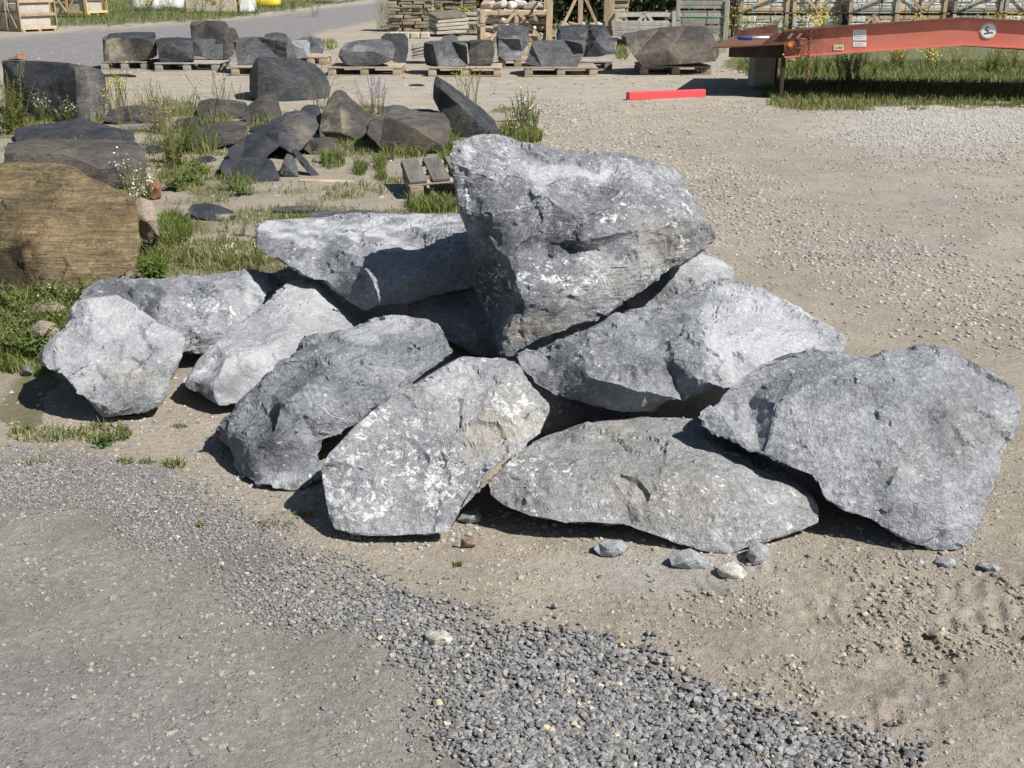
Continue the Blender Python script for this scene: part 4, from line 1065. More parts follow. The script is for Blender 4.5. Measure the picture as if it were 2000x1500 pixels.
pb('slate block with a rust and olive stain on its left half', 120, [(200,75,.1),(203,71,.25),(250,70,.3),(300,71,.3),(307,80,.1),(307,108),(300,114),(270,120),(203,120)], [(206,80,-.02),(296,80,-.02)], 0.6, 'slate_rust', amp=0.5, marks=[(222,96,22,24,'y',1.3),(280,95,30,30,'d',0.4)])
pb('flat slate slab lying on the back of the rust stained block', 76, [(208,75),(212,66,.1),(260,62,.2),(303,63,.2),(306,74)], [], 0.5, 'slate', z=0.62, amp=0.4)
pb('layered dark slate block with a smooth lighter face', 122, [(304,80,.1),(312,74,.3),(350,73,.4),(376,74,.4),(378,100,.05),(379,120),(340,122),(312,122),(310,104,.02)], [(345,95,-.03),(330,84,.1)], 0.6, 'slate', strata=(0.4,0.1,0), strata_amp=0.014)
pb('grey slate block right of the layered one on the same pallet', 117, [(376,82,.05),(380,76,.3),(430,75,.35),(434,90,.1),(436,116),(416,118),(398,111,.0),(378,110)], [(384,82,.0)], 0.5, 'slate_grey', amp=0.5)
pb('tall square slate block rising above all others on the left pallets', 118, [(371,50,.6),(374,42,.7),(400,40,.75),(440,41,.7),(446,50,.6),(448,62,.5),(456,80,.3),(458,105,.2),(440,118,.1),(400,100,.4),(374,76,.55)], [(440,70,.35),(380,50,.55)], 0.5, 'slate_brown', amp=0.6, marks=[(392,56,16,10,'w',1.0)])
pb('brown slate hump behind the tall square block', 112, [(440,60,.9),(450,53,1.0),(460,56,1.0),(466,72,.9),(464,95,.8),(445,100,.8)], [], 0.3, 'slate_brown', amp=0.4)
pb('broad grey slate block behind the big curved slate', 127, [(455,80,.05),(462,74,.3),(500,72,.4),(565,73,.4),(575,90,.1),(582,118),(560,127),(465,127),(460,105)], [(462,82,-.02),(560,82,.02)], 0.7, 'slate_grey', amp=0.6)
pb('silvery wet looking slate block beside the broad grey one', 116, [(566,84,.4),(572,78,.6),(600,78,.6),(605,84,.5),(605,112,.4),(576,116,.4)], [(590,95,.38)], 0.4, 'slate_silver', amp=0.7)
pallet('narrow pallet under the layered block right of the silvery one', 578, 637, 127, 0.8, 'pallet')
pb('layered grey slate block on the narrow pallet', 103, [(572,90,.5),(576,78,.7),(604,70,1.0),(628,76,.9),(634,98,.5),(630,104,.45),(600,104,.45)], [(618,84,.6)], 0.5, 'slate_grey', strata_amp=0.012)
pb('small brown slate slab far behind the broad grey block', 74, [(516,74,1.2),(520,66,1.3),(540,63,1.35),(558,66,1.3),(562,74,1.2)], [], 0.4, 'slate_brown', z=0.3, amp=0.4)
pb('slate block with a rounded pale left end', 130, [(660,110,.05),(664,96,.1),(676,84,.2),(700,78,.35),(745,76,.45),(766,80,.4),(772,95,.15),(768,116),(740,128),(700,131),(672,126)], [(690,100,-.08),(730,100,-.05)], 0.7, 'slate_grey', amp=0.6, marks=[(690,108,26,22,'p',1.4)])
pb('dark slate block behind the rounded pale ended one', 122, [(744,72,.8),(752,65,1.0),(790,65,1.0),(797,75,.9),(798,100,.7),(792,124,.6),(770,122,.6),(750,100,.7)], [], 0.4, 'slate', amp=0.5)
pb('leftmost of two upright slate blocks on one pallet, with a dark left side', 130, [(828,84,.5),(840,80,.6),(880,79,.6),(908,80,.5),(912,90,.1),(914,128),(858,131),(832,128,.5),(827,105,.5)], [(846,86,.0),(855,128,-.02)], 0.5, 'slate_grey', strata_amp=0.012, marks=[(880,120,30,14,'p',1.0)])
pb('rightmost of two upright slate blocks on one pallet, brown and cracked', 129, [(912,82,.25),(918,78,.4),(950,77,.4),(964,80,.35),(966,100,.1),(962,126),(918,129),(914,100,.05)], [(920,84,.0)], 0.5, 'slate_brown', amp=0.6)
pb('small slate piece sitting on top of the left upright block', 82, [(861,80,.5),(866,70,.6),(884,67,.65),(893,72,.6),(894,82,.5),(876,84,.48)], [], 0.25, 'slate_grey', z=0.68, amp=0.3)
pallet('pallet mostly hidden under the tall grey block with a pale drip', 972, 1050, 133, 0.9)
pb('tall grey slate block with a pale drip down its front', 117, [(969,74,.2),(971,52,.7),(976,49,.8),(1020,49,.8),(1032,54,.7),(1033,85,.5),(1020,100,.3),(1018,117,.1),(985,119,.0),(972,108,.1)], [(975,75,.1),(1015,76,.1)], 0.5, 'slate_grey', amp=0.5, marks=[(995,98,26,20,'p',1.2),(1000,60,30,8,'d',0.5)])
pb('long grey slate block with a slanting right end, right of the upright pair', 130, [(1026,126),(1034,100,.05),(1040,84,.15),(1046,80,.3),(1100,77,.4),(1140,78,.4),(1147,84,.3),(1140,105,.15),(1128,130),(1060,132)], [(1040,88,.0),(1136,86,.08)], 0.6, 'slate_grey', chip=0.7, amp=0.5)
pallet('pallet in the dark behind the long grey block', 1098, 1196, 137, 0.9, 'pallet_grey')
pb('dark slate block with a slumped right end behind the long grey block', 112, [(1086,80,.5),(1088,55,.8),(1095,50,.9),(1150,48,1.0),(1180,49,1.0),(1190,62,.8),(1200,85,.4),(1202,104,.2),(1175,110,.1),(1140,112,.2),(1100,100,.3)], [(1094,58,.6),(1170,62,.5),(1165,80,.15),(1180,95,.1)], 0.6, 'slate', strata_amp=0.012, marks=[(1185,90,16,22,'p',1.0),(1150,75,12,14,'y',0.6)])
pb('widest brown slate block, trapezoid in front view, at the right end of the row', 130, [(1212,70,.1),(1222,64,.3),(1290,54,.7),(1340,50,.9),(1380,52,.8),(1390,62,.6),(1400,85,.3),(1405,105,.1),(1398,120),(1330,126,-.02),(1255,131),(1238,110,.02),(1225,90,.05)], [(1222,72,.02),(1300,70,.1),(1380,66,.3),(1310,100,-.05)], 0.8, 'slate_rust', amp=0.7, marks=[(1300,100,80,26,'y',0.4)])
# pale sheet slabs stacked behind the uprights
for i in range(4):
    c = P(822, 106 - i * 6, 22.0)
    o = box('sheet_stone', (0.36, 0.7, 0.045), (c.x, 22.3, 0.14 + i * 0.062), M['slate_silver'], None, (0.0, -0.12, 0.1 * (i % 2)), jit=0.01, seed=i)
    tag(o, ('lowest', 'second lowest', 'second highest', 'topmost')[i] + ' bluish pale slab in the leaning stack behind the upright blocks', 'slab', 'bluish slabs behind the upright blocks')

# small tilted pallet in the weeds
tp = thing('pallet', 'small grey pallet tilted in the weeds behind the pile', 'pallet', G(800, 392), 0.16)
tp.rotation_euler = (0.10, -0.06, 0.18)
for i in range(3):
    box('deck_board', (0.135, 0.62, 0.022), (0.075 + i * 0.17, 0.31, 0.135), M['pallet_dark'], tp, seed=i)
for k in range(3):
    box('stringer_board', (0.50, 0.09, 0.02), (0.25, 0.05 + k * 0.26, 0.113), M['pallet'], tp)
    for j in range(2):
        box('block', (0.10, 0.09, 0.085), (0.06 + j * 0.36, 0.05 + k * 0.26, 0.06), M['pallet'], tp)
for j in range(2):
    box('base_board', (0.10, 0.62, 0.02), (0.06 + j * 0.36, 0.31, 0.008), M['pallet'], tp)

# red painted timber
A, B = G(1226, 196), G(1376, 190)
t = (B - A)
tag(box('painted_timber', (t.length, 0.10, 0.105), (A + t / 2 + Vector((0, 0.05, 0.05))), M['red_timber'], None, (0, 0, math.atan2(t.y, t.x)), bev=0.008), 'bright red painted timber lying on the dirt', 'timber')

# ------------------------------------------------------------------ red loading ramp
t = NT('ramp_paint')
v = t.coords()
n = t.noise(v, 1.6, 6, 0.6, 0.5)
n2 = t.noise(v, 9, 8, 0.7, 0.8)
c = t.ramp(n, [(0.3, (0.58, 0.17, 0.12)), (0.7, (0.68, 0.26, 0.20))])
c = t.mix(t.step(n2, 0.66, 0.76), c, (0.22, 0.10, 0.07))
mk = t.attr('marks'); sp_ = t.n('ShaderNodeSeparateColor'); t.l(mk.outputs['Color'], sp_.inputs['Color'])
c = t.mix(t.math('MULTIPLY', sp_.outputs['Red'], t.step(n2, 0.35, 0.6, 0.3, 1.0)), c, (0.13, 0.06, 0.04))
M['ramp'] = t.out(c, 0.5, t.bump(n2, 0.2, 0.004))
M['ramp_rust'] = plain_mat('ramp_rust', (0.16, 0.075, 0.05), 0.85, 0.4, 7, bump=0.3)
M['ramp_dark'] = plain_mat('ramp_dark', (0.05, 0.035, 0.03), 0.8, 0.3, 7)
def on_side(x, y, off=0.0):           # a point on the ramp's near side
    Y = 15.6 - (x - 1532) / 468.0 * 0.55
    return P(x, y, Y - off)
ramp = thing('loading_ramp', 'long red steel loading ramp with rusty tip at the upper right', 'ramp', on_side(1532, 190) * 1.0)
rb = Vector(ramp.location); rb.z = 0.0; ramp.location = rb
sa, sb = on_side(1532, 80), on_side(2000, 60)
sdir = Vector((sb.x - sa.x, sb.y - sa.y, 0)).normalized()
sn = Vector((-sdir.y, sdir.x, 0))                      # away from the camera
if sn.y < 0: sn = -sn
RW = 2.8
def rl(v): return v - rb
TOP = [(1532, 62), (1700, 49), (1880, 37), (2000, 43), (2300, 62)]
BOT = [(1532, 110), (1700, 98), (1880, 86), (2000, 92), (2300, 112)]
def beam(off):
    poly = [rl(on_side(*p)) for p in TOP] + [rl(on_side(*p)) for p in BOT[::-1]]
    poly = [p + sn * off for p in poly]
    m = prism_mesh(poly, sn * 0.02)
    o = link('side_beam', m, M['ramp'], ramp)
    mk_ = np.zeros((len(m.vertices), 4), np.float32)
    for i, vv in enumerate(m.vertices):
        mk_[i, 0] = max(0, 1 - (vv.co - rl(on_side(1532, 85)) - sn * off).dot(sdir) / 0.9)
    set_col(m, 'marks', mk_)
    for nm, L in (('top_flange', TOP), ('bottom_flange', BOT)):
        pts = [rl(on_side(*p)) + sn * off for p in L]
        up = Vector((0, 0, 0.018))
        poly = [p - sn * 0.05 + (up * 0.1 if nm == 'top_flange' else -up) for p in pts]
        bm = bmesh.new()
        rows = []
        for p in poly:
            rows.append([bm.verts.new(p), bm.verts.new(p + sn * 0.13), bm.verts.new(p + sn * 0.13 + up), bm.verts.new(p + up)])
        for a, b in zip(rows[:-1], rows[1:]):
            for i in range(4):
                bm.faces.new((a[i], b[i], b[(i + 1) % 4], a[(i + 1) % 4]))
        bm.faces.new(rows[0]); bm.faces.new(rows[-1][::-1])
        bmesh.ops.recalc_face_normals(bm, faces=bm.faces)
        m2 = bpy.data.meshes.new(nm); bm.to_mesh(m2); bm.free()
        link(nm, m2, M['ramp_rust'] if nm == 'top_flange' else M['ramp'], o)
    return o
b_near = beam(0.0)

# deck between the beams, a hand below the top flange
DK = [(1536, 86), (1700, 75), (1880, 63), (2000, 69), (2300, 88)]
bm = bmesh.new()
rows = []
for p in DK:
    a = rl(on_side(*p)) + sn * 0.03
    b = a + sn * (RW - 0.04)
    rows.append([bm.verts.new(a), bm.verts.new(b), bm.verts.new(b - Vector((0, 0, .04))), bm.verts.new(a - Vector((0, 0, .04)))])
for a, b in zip(rows[:-1], rows[1:]):
    for i in range(4): bm.faces.new((a[i], b[i], b[(i + 1) % 4], a[(i + 1) % 4]))
bm.faces.new(rows[0]); bm.faces.new(rows[-1][::-1]); bmesh.ops.recalc_face_normals(bm, faces=bm.faces)
m = bpy.data.meshes.new('deck'); bm.to_mesh(m); bm.free()
link('deck', m, M['ramp_rust'], ramp)
fb = [rl(on_side(*p)) + sn * RW for p in DK]
link('side_beam', prism_mesh(fb + [p - Vector((0, 0, .3)) for p in fb[::-1]], sn * 0.02), M['ramp'], ramp)
# flat lip at the tip
a0, a1 = rl(on_side(1390, 92)), rl(on_side(1532, 84))
lip = link('lip_plate', prism_mesh([a0, a1, a1 + sn * RW, a0 + sn * RW + sdir * 0.25], Vector((0, 0, -0.02))), M['ramp_rust'], ramp)
for off in (0.0,):
    a2 = rl(on_side(1532, 62))
    g0 = rl(on_side(1488, 86))
    link('gusset', prism_mesh([g0 + sn * off, a1 + sn * off, a2 + sn * off, rl(on_side(1512, 66)) + sn * off], sn * 0.02), M['ramp_rust'], ramp)
e0 = a0 + sn * RW + sdir * 0.25
e1 = a1 + sn * RW
link('lip_curb', prism_mesh([e0, e1, e1 + Vector((0, 0, .13)), e0 + Vector((0, 0, .10)) + sdir * 0.1], sn * 0.03), M['ramp_rust'], ramp)
u0, u1 = rl(on_side(1424, 93)), rl(on_side(1530, 89))
link('support_beam', prism_mesh([u0 + sn * .12, u1 + sn * .12, u1 + sn * .12 - Vector((0, 0, .17)), u0 + sn * .12 - Vector((0, 0, .13))], sn * (RW - .3)), M['ramp_dark'], ramp)
for off in (0.03, RW - 0.15):
    lg = rl(on_side(1531, 108)) + sn * off
    box('leg', (0.05, 0.06, lg.z), (lg.x, lg.y, lg.z / 2), M['ramp_dark'], ramp)
far_end = rl(on_side(2250, 105))
for off in (0.05, RW - 0.1):
    lg = far_end + sn * off
    box('leg', (0.1, 0.1, lg.z), (lg.x, lg.y, lg.z / 2), M['ramp_dark'], ramp)
# signs, plates and stickers on the near side
yaw = math.atan2(sdir.y, sdir.x)
def plate(name, x0, y0, x1, y1, mat, off=0.004, parent=b_near, th=0.003):
    pts = [rl(on_side(x0, y0)), rl(on_side(x1, y0)), rl(on_side(x1, y1)), rl(on_side(x0, y1))]
    return link(name, prism_mesh([p - sn * off for p in pts], sn * th), mat, parent)
n1 = plate('notice', 1666, 58, 1692, 79, M['paper'])
n2_ = plate('notice', 1666, 82, 1692, 91, M['paper'])
for i in range(4):
    plate('printed_line', 1669, 62 + i * 4, 1689 - (i % 2) * 4, 62.7 + i * 4, plain_mat('print_grey', (0.45, 0.46, 0.48)) if i == 0 else bpy.data.materials['print_grey'], 0.006, n1, 0.001)
for i in range(2):
    plate('printed_line', 1669, 84.5 + i * 3, 1686, 85.1 + i * 3, bpy.data.materials['print_grey'], 0.006, n2_, 0.001)
M['yellow_plate'] = plain_mat('yellow_plate', (0.68, 0.60, 0.36), 0.5)
pl = plate('type_plate', 1628, 87, 1648, 98, M['yellow_plate'], 0.008)
M['orange'] = plain_mat('orange_reflector', (0.85, 0.30, 0.02), 0.3)
def disc(name, x, y, r, mat, off, parent, th=0.003, seg=28):
    c0 = rl(on_side(x, y)) - sn * off
    poly = [c0 + sdir * (r * math.cos(a)) + Vector((0, 0, 1)) * (r * math.sin(a)) for a in (2 * math.pi * i / seg for i in range(seg))]
    return link(name, prism_mesh(poly, sn * th), mat, parent)
for x in (1633.5, 1639, 1643.5):
    disc('pictogram_dot', x, 93, 0.010, M['ink'] if x > 1634 else M['orange'], 0.011, pl, 0.002, 12)
disc('reflector', 1543, 87, 0.028, M['orange'], 0.012, b_near, 0.01)
d5 = disc('speed_disc', 1930, 60, 0.10, M['paper'], 0.006, b_near)
ring_in = disc('disc_ring', 1930, 60, 0.092, M['ramp'], 0.0085, d5, 0.001)
disc('disc_face', 1930, 60, 0.086, M['paper'], 0.011, d5, 0.001)
disc('sticker', 1915, 61, 0.02, bpy.data.materials['print_grey'], 0.006, b_near)
def text(name, s, x, y, size, off, parent, mat):
    cu = bpy.data.curves.new(name, 'FONT'); cu.body = s; cu.size = size; cu.extrude = 0.001; cu.align_x = 'CENTER'; cu.align_y = 'CENTER'
    o = bpy.data.objects.new('tmp_text', cu); C.objects.link(o)
    me = bpy.data.meshes.new_from_object(o.evaluated_get(bpy.context.evaluated_depsgraph_get()))
    bpy.data.objects.remove(o)
    me.materials.clear()
    q_ = link(name, me, mat, parent)
    q_.location = rl(on_side(x, y)) - sn * off
    q_.rotation_euler = (math.pi / 2, 0, yaw)
    return q_
text('numeral', '5', 1927, 60, 0.13, 0.014, d5, M['ink'])
text('lettering', 'km', 1934.5, 63, 0.052, 0.014, d5, M['ink'])
M['stripe_red'] = plain_mat('stripe_red', (0.45, 0.05, 0.09), 0.5)
for i, x in enumerate((1537, 1545.5, 1554, 1562.5)):
    pts = [(x, 75), (x + 8, 65), (x + 13.5, 65), (x + 5.5, 75)]
    link('hazard_stripe', prism_mesh([rl(on_side(*p)) - sn * 0.004 for p in pts], sn * 0.003), M['paper'] if i % 2 == 0 else M['stripe_red'], b_near)
# chain hanging on a hook
hk = link('hook', None, None, ramp) if False else None
def tube_mesh(pts, r, seg=6):
    bm = bmesh.new()
    rings = []
    for i, p in enumerate(pts):
        p = Vector(p)
        d = (Vector(pts[min(i + 1, len(pts) - 1)]) - Vector(pts[max(i - 1, 0)])).normalized()
        a = d.orthogonal().normalized(); b = d.cross(a)
        rr = r[i] if isinstance(r, (list, tuple)) else r
        rings.append([bm.verts.new(p + a * (rr * math.cos(2 * math.pi * k / seg)) + b * (rr * math.sin(2 * math.pi * k / seg))) for k in range(seg)])
    for A_, B_ in zip(rings[:-1], rings[1:]):
        for k in range(seg): bm.faces.new((A_[k], A_[(k + 1) % seg], B_[(k + 1) % seg], B_[k]))
    bm.faces.new(rings[0][::-1]); bm.faces.new(rings[-1])
    bmesh.ops.recalc_face_normals(bm, faces=bm.faces)
    for f in bm.faces: f.smooth = True
    m = bpy.data.meshes.new('tube'); bm.to_mesh(m); bm.free()
    return m
h0 = rl(on_side(1576, 76)) - sn * 0.06
link('hook', tube_mesh([h0 + sdir * 0.04, h0 - sdir * 0.10, h0 - sdir * 0.14 - Vector((0, 0, .03)), h0 - sdir * 0.12 - Vector((0, 0, .07)), h0 - sdir * 0.05 - Vector((0, 0, .075))], 0.016), M['ramp_rust'], ramp)
ringpts = [(0.018 * math.cos(a), 0, 0.03 * math.sin(a)) for a in (2 * math.pi * i / 10 for i in range(11))]
link_mesh = tube_mesh(ringpts, 0.0065, 5)
link_mesh.materials.append(M['ramp_rust'])
c0 = rl(on_side(1583, 58)) - sn * 0.07
for k in range(15):
    o = link('chain_link', link_mesh, None, ramp, c0 - Vector((0, 0, 0.046 * k)), (0, 0, yaw + (math.pi / 2 if k % 2 else 0.3)))
# block that props the tip
q_ = G(1443, 150)
tag(box('prop_block', (0.32, 0.3, 0.44), (q_.x, 17.4, 0.22), M['pallet_grey'], None, (0, 0, 0.1), bev=0.01), 'grey timber block propping up the tip of the red ramp', 'block')
bl = rl(on_side(1470, 86)) + rb + sn * 1.2 + Vector((0, 0, .02))
sp = thing('folded_parasol', 'blue and white rolled tube lying on the ramp tip', 'tube', bl, yaw + 0.15)
sp.scale = (0.7, 0.7, 0.7)
link('white_tube', tube_mesh([(0, 0, 0), (0.35, 0, 0.012)], 0.025), M['paper'], sp)
link('blue_sleeve', tube_mesh([(-0.3, 0, 0), (-0.25, 0, 0), (0, 0, 0)], [0.012, 0.04, 0.04]), plain_mat('blue_cloth', (0.02, 0.04, 0.2)), sp)

# ------------------------------------------------------------------ crates and stacks in the back of the yard
def crate(label, loc, rz, w, d, h, wood, rails=3, brace='A', group=None, post=0.09, straps=None, sides=True, top=True, name='crate'):
    t = thing(name, label, 'crate', loc, rz, group)
    m = M[wood]
    for sx in (-1, 1):
        for sy in (-1, 1):
            box('post', (post, 0.04, h), (sx * (w - post) / 2, sy * (d / 2 + 0.001), h / 2 + 0.02), m, t, jit=0.004, seed=sx + 2 * sy)
    zs = [0.10 + i * (h - 0.16) / (rails - 1) for i in range(rails)]
    for z in zs:
        for sy in (-1, 1):
            box('rail', (w - 0.01, 0.022, 0.085), (0, sy * (d / 2 - 0.032), z), m, t)
        if sides:
            for sx in (-1, 1):
                box('rail', (0.022, d - 0.05, 0.085), (sx * (w / 2 - 0.015), 0, z + 0.003), m, t)
    def diag(x0, z0, x1, z1, y):
        L = math.hypot(x1 - x0, z1 - z0)
        box('brace', (0.07, 0.02, L), ((x0 + x1) / 2, y, (z0 + z1) / 2), m, t, (0, math.atan2(x1 - x0, z1 - z0), 0))
    yf = -d / 2 - 0.012
    z0, z1 = zs[0], zs[-1]
    if brace == 'A':
        diag(-w * 0.36, z0, -0.05, z1, yf - 0.024); diag(w * 0.36, z0, 0.05, z1, yf - 0.024)
        box('post', (post * 0.8, 0.03, h), (0, yf, h / 2 + 0.02), m, t)
    elif brace == 'V':
        diag(-w * 0.4, z1, -0.03, z0, yf - 0.024); diag(w * 0.4, z1, 0.03, z0, yf - 0.024)
        box('post', (post * 0.8, 0.03, h), (0, yf, h / 2 + 0.02), m, t)
    elif brace == '/':
        diag(-w * 0.4, z0, w * 0.4, z1, yf - 0.024)
    for sy in (-1, 0, 1):
        box('skid', (w, 0.09, 0.07), (0, sy * (d / 2 - 0.08), 0.036), m, t)
    box('floor_board', (w - 0.02, d - 0.06, 0.02), (0, 0, 0.082), m, t)
    if straps:
        for fx in (-0.25, 0.22):
            box('strap', (0.018, 0.006, h), (fx * w, yf - 0.04, h / 2), M[straps], t, bev=0)
        box('strap', (w, 0.006, 0.018), (0, yf - 0.043, h * 0.62), M[straps], t, bev=0)
    return t
WS = 'white stone blocks packed in the slatted crates'
rr = random.Random(5)
ORD = ['first', 'second', 'third', 'fourth', 'fifth', 'sixth', 'seventh', 'eighth', 'ninth', 'tenth', 'eleventh', 'twelfth', 'thirteenth', 'fourteenth']

def fill(loc, rz, w, d, h, mat, rows=3, cols=3, z0=0.1, where='', label='white stone block', group=WS, name='stone_block'):
    bw, bh = (w - 0.14) / cols, (h - z0 - 0.03) / rows
    mtx = Matrix.Translation(loc) @ Matrix.Rotation(rz, 4, 'Z')
    for i in range(cols):
        for j in range(rows):
            p = mtx @ Vector((-w / 2 + 0.07 + bw * (i + 0.5), rr.uniform(-0.02, 0.02) - 0.05, z0 + bh * (j + 0.5)))
            o = box(name, (bw * 0.95, d - 0.16, bh * 0.93), p, M[mat], None, (0, 0, rz + rr.uniform(-.02, .02)), bev=0.02, jit=0.015, seed=(i + 3 * j) % 5)
            cc_ = {2: ('left', 'right'), 3: ('left', 'middle', 'right')}[cols][i]; rw_ = {2: ('bottom', 'top'), 3: ('bottom', 'middle', 'top')}[rows][j]
            tag(o, f'{label}, {rw_} {cc_}{where}', 'stone', group)
# the wall of crates behind the ramp
CR = 'slatted crates of white stone stacked behind the red ramp'
xs = [1450, 1556, 1660, 1758, 1866, 1966]
wd = ['pallet_grey', 'crate_grey', 'crate_wood', 'crate_wood', 'crate_grey', 'crate_wood']
lowl = ['lower crate with blue straps above the ramp tip, first from the left', 'lower crate with blue straps, second from the left behind the ramp', 'lower brown crate with A shaped brace, third from the left behind the ramp', 'lower brown crate, fourth from the left behind the ramp', 'lower grey crate with A shaped brace, fifth from the left behind the ramp', 'lower brown crate at the right edge behind the ramp']
YC = 31.0
for i, x in enumerate(xs):
    pl_, pr_ = P(x - 8, 60, YC), P(x + 88, 60, YC)
    w = pr_.x - pl_.x
    cx = (pl_.x + pr_.x) / 2
    yy = YC + 0.5 + rr.uniform(-0.15, 0.15)
    for k in range(2):
        hh = 0.60
        z = 0.0 if k == 0 else 0.645
        lb = lowl[i] if k == 0 else lowl[i].replace('lower', 'upper')
        crate(lb, (cx, yy, z), rr.uniform(-.02, .02), w, 1.0, hh, wd[(i + 2 * k) % 6], 2, ('/' if i < 2 else 'A') if k == 0 else ('/', 'V')[i % 2], CR, straps='strap_blue' if i < 3 or rr.random() < .4 else None)
        fill((cx, yy, z), 0.0, w, 1.0, hh, 'whitestone', where=' of ' + ('lower', 'upper')[k] + ' crate ' + ORD[i] + ' from left behind ramp')
# tall weathered slatted crate and the low plank crate left of it
def YS(y, z=0): return Yz(y, z)
c0 = G(1365, 85)
k1 = crate('weathered grey crate of upright slats with green straps', (c0.x + 0.1, c0.y + 0.5, 0), -0.12, 1.25, 1.0, 1.0, 'crate_grey', 4, None, None, straps='strap_green')
for i in range(9):
    box('slat', (0.02, 0.075, 0.95), (0.645, -0.42 + i * 0.105, 0.52), M['crate_grey'], k1, jit=0.006, seed=i)
for i in range(5):
    box('slat', (1.2, 0.02, 0.13), (0, -0.46, 0.16 + i * 0.18), M['pallet_grey'], k1, jit=0.004, seed=i)
c1 = G(1255, 92)
k2 = crate('low grey crate with a short V brace behind the widest slate block', (c1.x + 0.1, c1.y + 1.2, 0.0), 0.03, 1.45, 1.0, 0.75, 'crate_grey', 2, 'A')
for i in range(3):
    o = box('stone_plank', (1.35, 0.34, 0.10), (c1.x - 0.02, c1.y + 0.25 + i * 0.25, 0.30 + i * 0.105), M['slate_silver'], None, (0, 0, 0.02 * i), jit=0.006, seed=i)
    tag(o, ('lowest', 'middle', 'topmost')[i] + ' pale grey stone plank in the stepped stack behind the widest slate block', 'plank', 'stepped pale stone planks')
ps = thing('pallet', 'weathered pallet under the stepped pale stone planks', 'pallet', (c1.x - 0.75, c1.y - 0.05, 0.0), 0.0)
for i in range(3):
    box('block', (0.1, 0.1, 0.2), (0.1 + i * 0.65, 0.1, 0.11), M['pallet_grey'], ps)
box('deck_board', (1.5, 1.0, 0.03), (0.75, 0.5, 0.226), M['pallet_grey'], ps)
# open timber frame crate and the stone filled crate beside it
c2 = G(1131, 88)
crate('tall open timber frame crate with an A shaped brace, nearly empty', (c2.x, c2.y + 0.5, 0.0), 0.03, 1.62, 1.0, 1.25, 'crate_wood', 2, 'A', post=0.14)
for i in range(10):
    p = Vector((c2.x - 0.35 + (i % 5) * 0.22 + rr.uniform(-.05, .05), c2.y + 0.75, 0.2 + (i // 5) * 0.2))
    tag(box('rough_stone', (0.24, 0.3, 0.17), p, M['palestone' if i % 2 else 'tanstone'], None, (rr.uniform(-.2, .2), rr.uniform(-.2, .2), rr.uniform(-.5, .5)), bev=0.03, jit=0.03, seed=i), f'rough stone in the open timber frame crate, {("bottom", "top")[i // 5]} row, {ORD[i % 5]} from left', 'stone', 'rough stones inside the open frame crate')
c3 = G(1000, 86)
k3 = crate('timber crate heaped with pink and white rough stones', (c3.x + 0.05, c3.y + 0.55, 0.0), 0.10, 1.75, 1.1, 0.78, 'crate_wood', 2, 'A', post=0.12, straps='strap_dark')
for i in range(8):
    box('slat', (0.022, 0.08, 0.95), (0.885, -0.45 + i * 0.125, 0.5), M['crate_wood' if i % 3 else 'crate_grey'], k3, (0.0, 0.03, 0), jit=0.01, seed=i)
mats = ['pinkstone', 'palestone', 'slate_grey', 'whitestone', 'pinkstone', 'palestone', 'whitestone', 'pinkstone']
cn = {'pinkstone': 'pink', 'palestone': 'cream', 'slate_grey': 'dark grey', 'whitestone': 'white'}
k = 0
for lay in range(5):
    for i in range(6):
        mt = mats[(k * 5 + lay) % 8]
        p = Vector((c3.x - 0.66 + i * 0.28 + rr.uniform(-.05, .05) + lay * 0.01, c3.y + 0.28 + rr.uniform(0, .22) + 0.25 * (lay > 3), 0.18 + lay * 0.175))
        tag(box('rough_stone', (0.33, 0.34, 0.15), p, M[mt], None, (rr.uniform(-.25, .25), rr.uniform(-.25, .25), rr.uniform(-.6, .6)), bev=0.035, jit=0.035, seed=k), f'{cn[mt]} rough stone in the heaped timber crate, {ORD[lay]} layer up, {ORD[i]} from left', 'stone', cn[mt] + ' stones in the heaped crate')
        k += 1
# dry stacked flagstones
def stack(x0, x1, yb, nlay, th, mat, depth, label, group, per=4, dx=0.0, z0=0.0, mat2=None):
    A, B = G(x0, yb), G(x1, yb)
    w = B.x - A.x
    for j in range(nlay):
        e = 0.0; nn = 0
        while e < w - 0.05:
            L = rr.uniform(0.6, 1.4) * w / per
            L = min(L, w - e)
            o = box('flagstone', (max(0.06, L - 0.015), depth * rr.uniform(0.85, 1.0), th * rr.uniform(0.72, 0.95)), (A.x + e + L / 2 + dx * j + rr.uniform(-.02, .02), A.y + depth / 2 + rr.uniform(-.05, .05), z0 + th * (j + 0.5)), M[mat if not mat2 or rr.random() > .3 else mat2], None, (0, rr.uniform(-.03, .03), rr.uniform(-.06, .06)), bev=0.012, jit=0.014, seed=rr.randrange(9))
            nn += 1
            tag(o, f'{label}, {ORD[j]} course up, {ORD[nn - 1]} from left', 'flagstone', group)
            e += L
stack(757, 846, 62, 13, 0.095, 'tanstone', 1.0, 'tan flagstone in the tall dry stack', 'tan flagstones in the tall stack', 4, mat2='slate_brown')
stack(846, 930, 58, 14, 0.085, 'slate', 0.9, 'flagstone in the dark stack', 'dark flagstones in the stack', 3, mat2='slate_grey')
stack(930, 968, 50, 12, 0.11, 'tanstone', 0.9, 'golden flagstone in the narrow stack', 'golden flagstones in the narrow stack', 2, dx=0.012)
stack(1192, 1222, 66, 13, 0.10, 'tanstone', 1.0, 'flagstone in stack right of frame crate', 'weathered flagstones right of the frame crate', 1, dx=0.01, mat2='palestone')
stack(1225, 1300, 52, 11, 0.11, 'tanstone', 0.9, 'flagstone in far stack above low crate', 'flagstones in the far stack', 3, mat2='slate')
